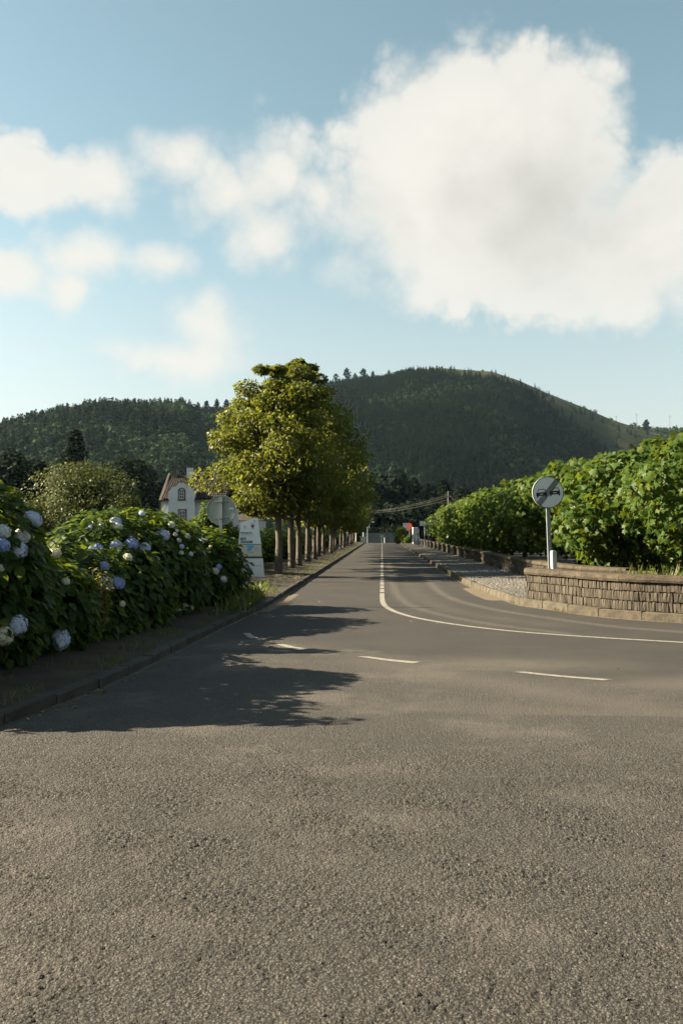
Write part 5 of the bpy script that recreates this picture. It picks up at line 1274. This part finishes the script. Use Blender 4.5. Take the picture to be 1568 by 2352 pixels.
# power pole and cables
PY = 118; a = at(1029, 1128, PY); zl = gz(PY)
r = empty('power_pole', (a.x, PY, zl), 0, 'power pole above the low plane trees carrying cables over the road', 'pole')
MB().tube([(0, 0, -.2), (0, 0, a.z - zl)], [.14, .10], 8).obj('post', M['pole'], r); MB().box((0, 0, a.z - zl - .7), (1.0, .1, .12)).obj('crossarm', M['pole'], r)
LY = 150; ends = [(at(866, 1163, LY), at(1027, 1137, PY)), (at(866, 1164.5, LY), at(1027, 1141.5, PY)), (at(866, 1168, LY), at(1030, 1147, PY))]
for k, (e, f) in enumerate(ends):
    dv = (e - f); e2 = f + dv * 1.6
    pts = [f + (e2 - f) * t + Vector((0, 0, -.75 * 4 * t * (1 - t))) for t in [i / 16 for i in range(17)]]
    o = MB().tube([q - pts[0] for q in pts], .013, 5).obj('power_cable', M['wire']); o.location = pts[0]
    tag(o, ('topmost', 'middle', 'lowest')[k] + ' of the three pale cables crossing above the road end', 'cable', 'cables over the road')
f2 = ends[0][1]
for k in range(2):
    s_ = f2 + Vector((.3, 0, -.05 - .9 * k)); e_ = at(1075, 1160 + 5 * k, 96)
    pts = [s_ + (e_ - s_) * t + Vector((0, 0, -.4 * 4 * t * (1 - t))) for t in [i / 8 for i in range(9)]]
    o = MB().tube([q - pts[0] for q in pts], .013, 5).obj('power_cable', M['wire']); o.location = pts[0]
    tag(o, ('upper', 'lower')[k] + ' cable running right from the power pole into the plane trees', 'cable', 'cables over the road')
lp_ = ends[0][0] + (ends[0][0] - ends[0][1]) * .6
r = empty('power_pole', (lp_.x, lp_.y, gz(lp_.y)), 0, 'power pole hidden among the far row trees holding the cable ends', 'pole'); MB().tube([(0, 0, -.2), (0, 0, lp_.z - gz(lp_.y) + .3)], [.15, .1], 8).obj('post', M['pole'], r)

# ------------------------------------------------------------------ grass, litter, loose chippings
rg = np.random.RandomState(21)
def grass(name, label, pts, hmin, hmax, seed, mat='grass'):
    rs = np.random.RandomState(seed); P = np.array(pts); n = len(P)
    tv = [(-.045, 0, 0), (.045, 0, 0), (.035, .5, .06), (-.035, .5, .06), (0, 1, .25)]; tf = [(0, 1, 2, 3), (3, 2, 4)]
    Tp = np.array([0, 0, 1.0]) + rs.normal(0, .35, (n, 3)); N = rs.normal(0, 1, (n, 3)); N[:, 2] *= .2
    return tag(link(bpy.data.objects.new(name, scatter(name, tv, tf, frames(N, Tp, rs.uniform(hmin, hmax, n)), P, M[mat]))), label, 'grass', kind='stuff')
pts = []
c0 = ground(588, 1378, .15)
for _ in range(2600):
    x = c0.x + rg.normal(0, .22); yv = c0.y + rg.normal(0, 1.1)
    if x < -2.95 + .05 * (22 - yv): pts.append((x, yv, .12))
grass('grass', 'bright green grass tuft at the foot of the last hydrangea', pts, .12, .42, 1)
pts = []
for _ in range(6500):
    yv = rg.uniform(24, 134); x = -2.8 - abs(rg.normal(0, .55))
    if mnoise.noise((x * .9, yv * .35, 2)) > -.05: pts.append((x, yv, .1 + gz(yv)))
for _ in range(2500):
    yv = rg.uniform(6.5, 24); x = float(np.interp(yv, [q.y for q in kerbL], [q.x for q in kerbL])) - .15 - abs(rg.normal(0, .5))
    if mnoise.noise((x * 1.9, yv * 1.3, 5)) > .05: pts.append((x, yv, .1))
grass('verge_grass', 'thin grass on the left verge along the kerb', pts, .04, .13, 2)
pts = []
for i in range(900):
    k = rg.randint(0, len(kerbR) - 1); q = kerbR[k] + (kerbR[k + 1] - kerbR[k]) * rg.uniform()
    if q.y < 60 and mnoise.noise((q.x * 1.3, q.y * 1.3, 0)) > .12: pts.append((q.x + rg.normal(0, .02) - .02, q.y + rg.normal(0, .02) - .02, .0))
for i in range(260):
    a = w1[rg.randint(2, len(w1) - 1)]
    if mnoise.noise((a.x * 2.3, a.y * 2.3, 4)) > .1: pts.append((a.x - .02 + rg.normal(0, .03), a.y - .05 + rg.normal(0, .03), .16))
grass('kerb_weeds', 'small weeds in the joint of the right kerb', pts, .03, .11, 3)
# tall weeds behind the curved wall
pts = [(rg.uniform(5.2, 7.0), rg.uniform(17.6, 20.5), .2) for _ in range(700)]
grass('wall_weeds', 'weeds and dry stalks growing behind the curved wall', pts, .3, .85, 4)
# loose chippings on the near asphalt
n = 260; P = []; 
while len(P) < n:
    yv = 2.6 + rg.uniform() ** 1.6 * 9; x = rg.uniform(-.55, .48) * yv
    P.append((x, yv, .014 if yv < 6.5 else .006))
P = np.array(P); ico = [(1, 0, 0), (-1, 0, 0), (0, 1, 0), (0, -1, 0), (0, 0, .8), (0, 0, -.6), (.6, .6, .3), (-.6, -.5, .35)]
icof = [(4, 0, 6), (4, 6, 2), (4, 2, 1), (4, 1, 7), (4, 7, 3), (4, 3, 0), (0, 2, 6), (1, 3, 7), (5, 2, 0), (5, 1, 2), (5, 3, 1), (5, 0, 3)]
tag(link(bpy.data.objects.new('loose_chippings', scatter('loose_chippings', ico, icof, frames(rg.normal(0, .3, (n, 3)) + np.array([0, 0, 1]), rg.normal(size=(n, 3)), rg.uniform(.003, .0095, n)), P, M['gravel']))), 'loose dark stone chips on the near asphalt', 'gravel', kind='stuff')
# dry leaves
P = []
for _ in range(70):
    P.append((rg.uniform(-2.9, 3), rg.uniform(8, 40), .006))
for _ in range(160):
    q = kerbL[rg.randint(4, 60)]; P.append((q.x + abs(rg.normal(.05, .12)), q.y + rg.uniform(-.4, .4), .008))
P = np.array(P); n = len(P)
tag(link(bpy.data.objects.new('fallen_leaves', scatter('fallen_leaves', OVL_V, OVL_F, frames(rg.normal(0, .35, (n, 3)) + np.array([0, 0, 1]), rg.normal(size=(n, 3)), rg.uniform(.025, .07, n)), P, M['brown']))), 'brown fallen leaves scattered on the asphalt near the left kerb', 'leaves', kind='stuff')

# ------------------------------------------------------------------ haze
m, t = newmat('haze_air')
vol = t.new('ShaderNodeVolumePrincipled', {'Color': (.52, .78, 1.0, 1), 'Density': .000028, 'Anisotropy': .3})
t.new('ShaderNodeOutputMaterial', {'Volume': vol})
o = MB().box((0, 0, 115), (12600, 12600, 280)).obj('haze', m); tag(o, kind='stuff'); o['label'] = 'thin pale haze between the camera and the hills'; o['category'] = 'haze'
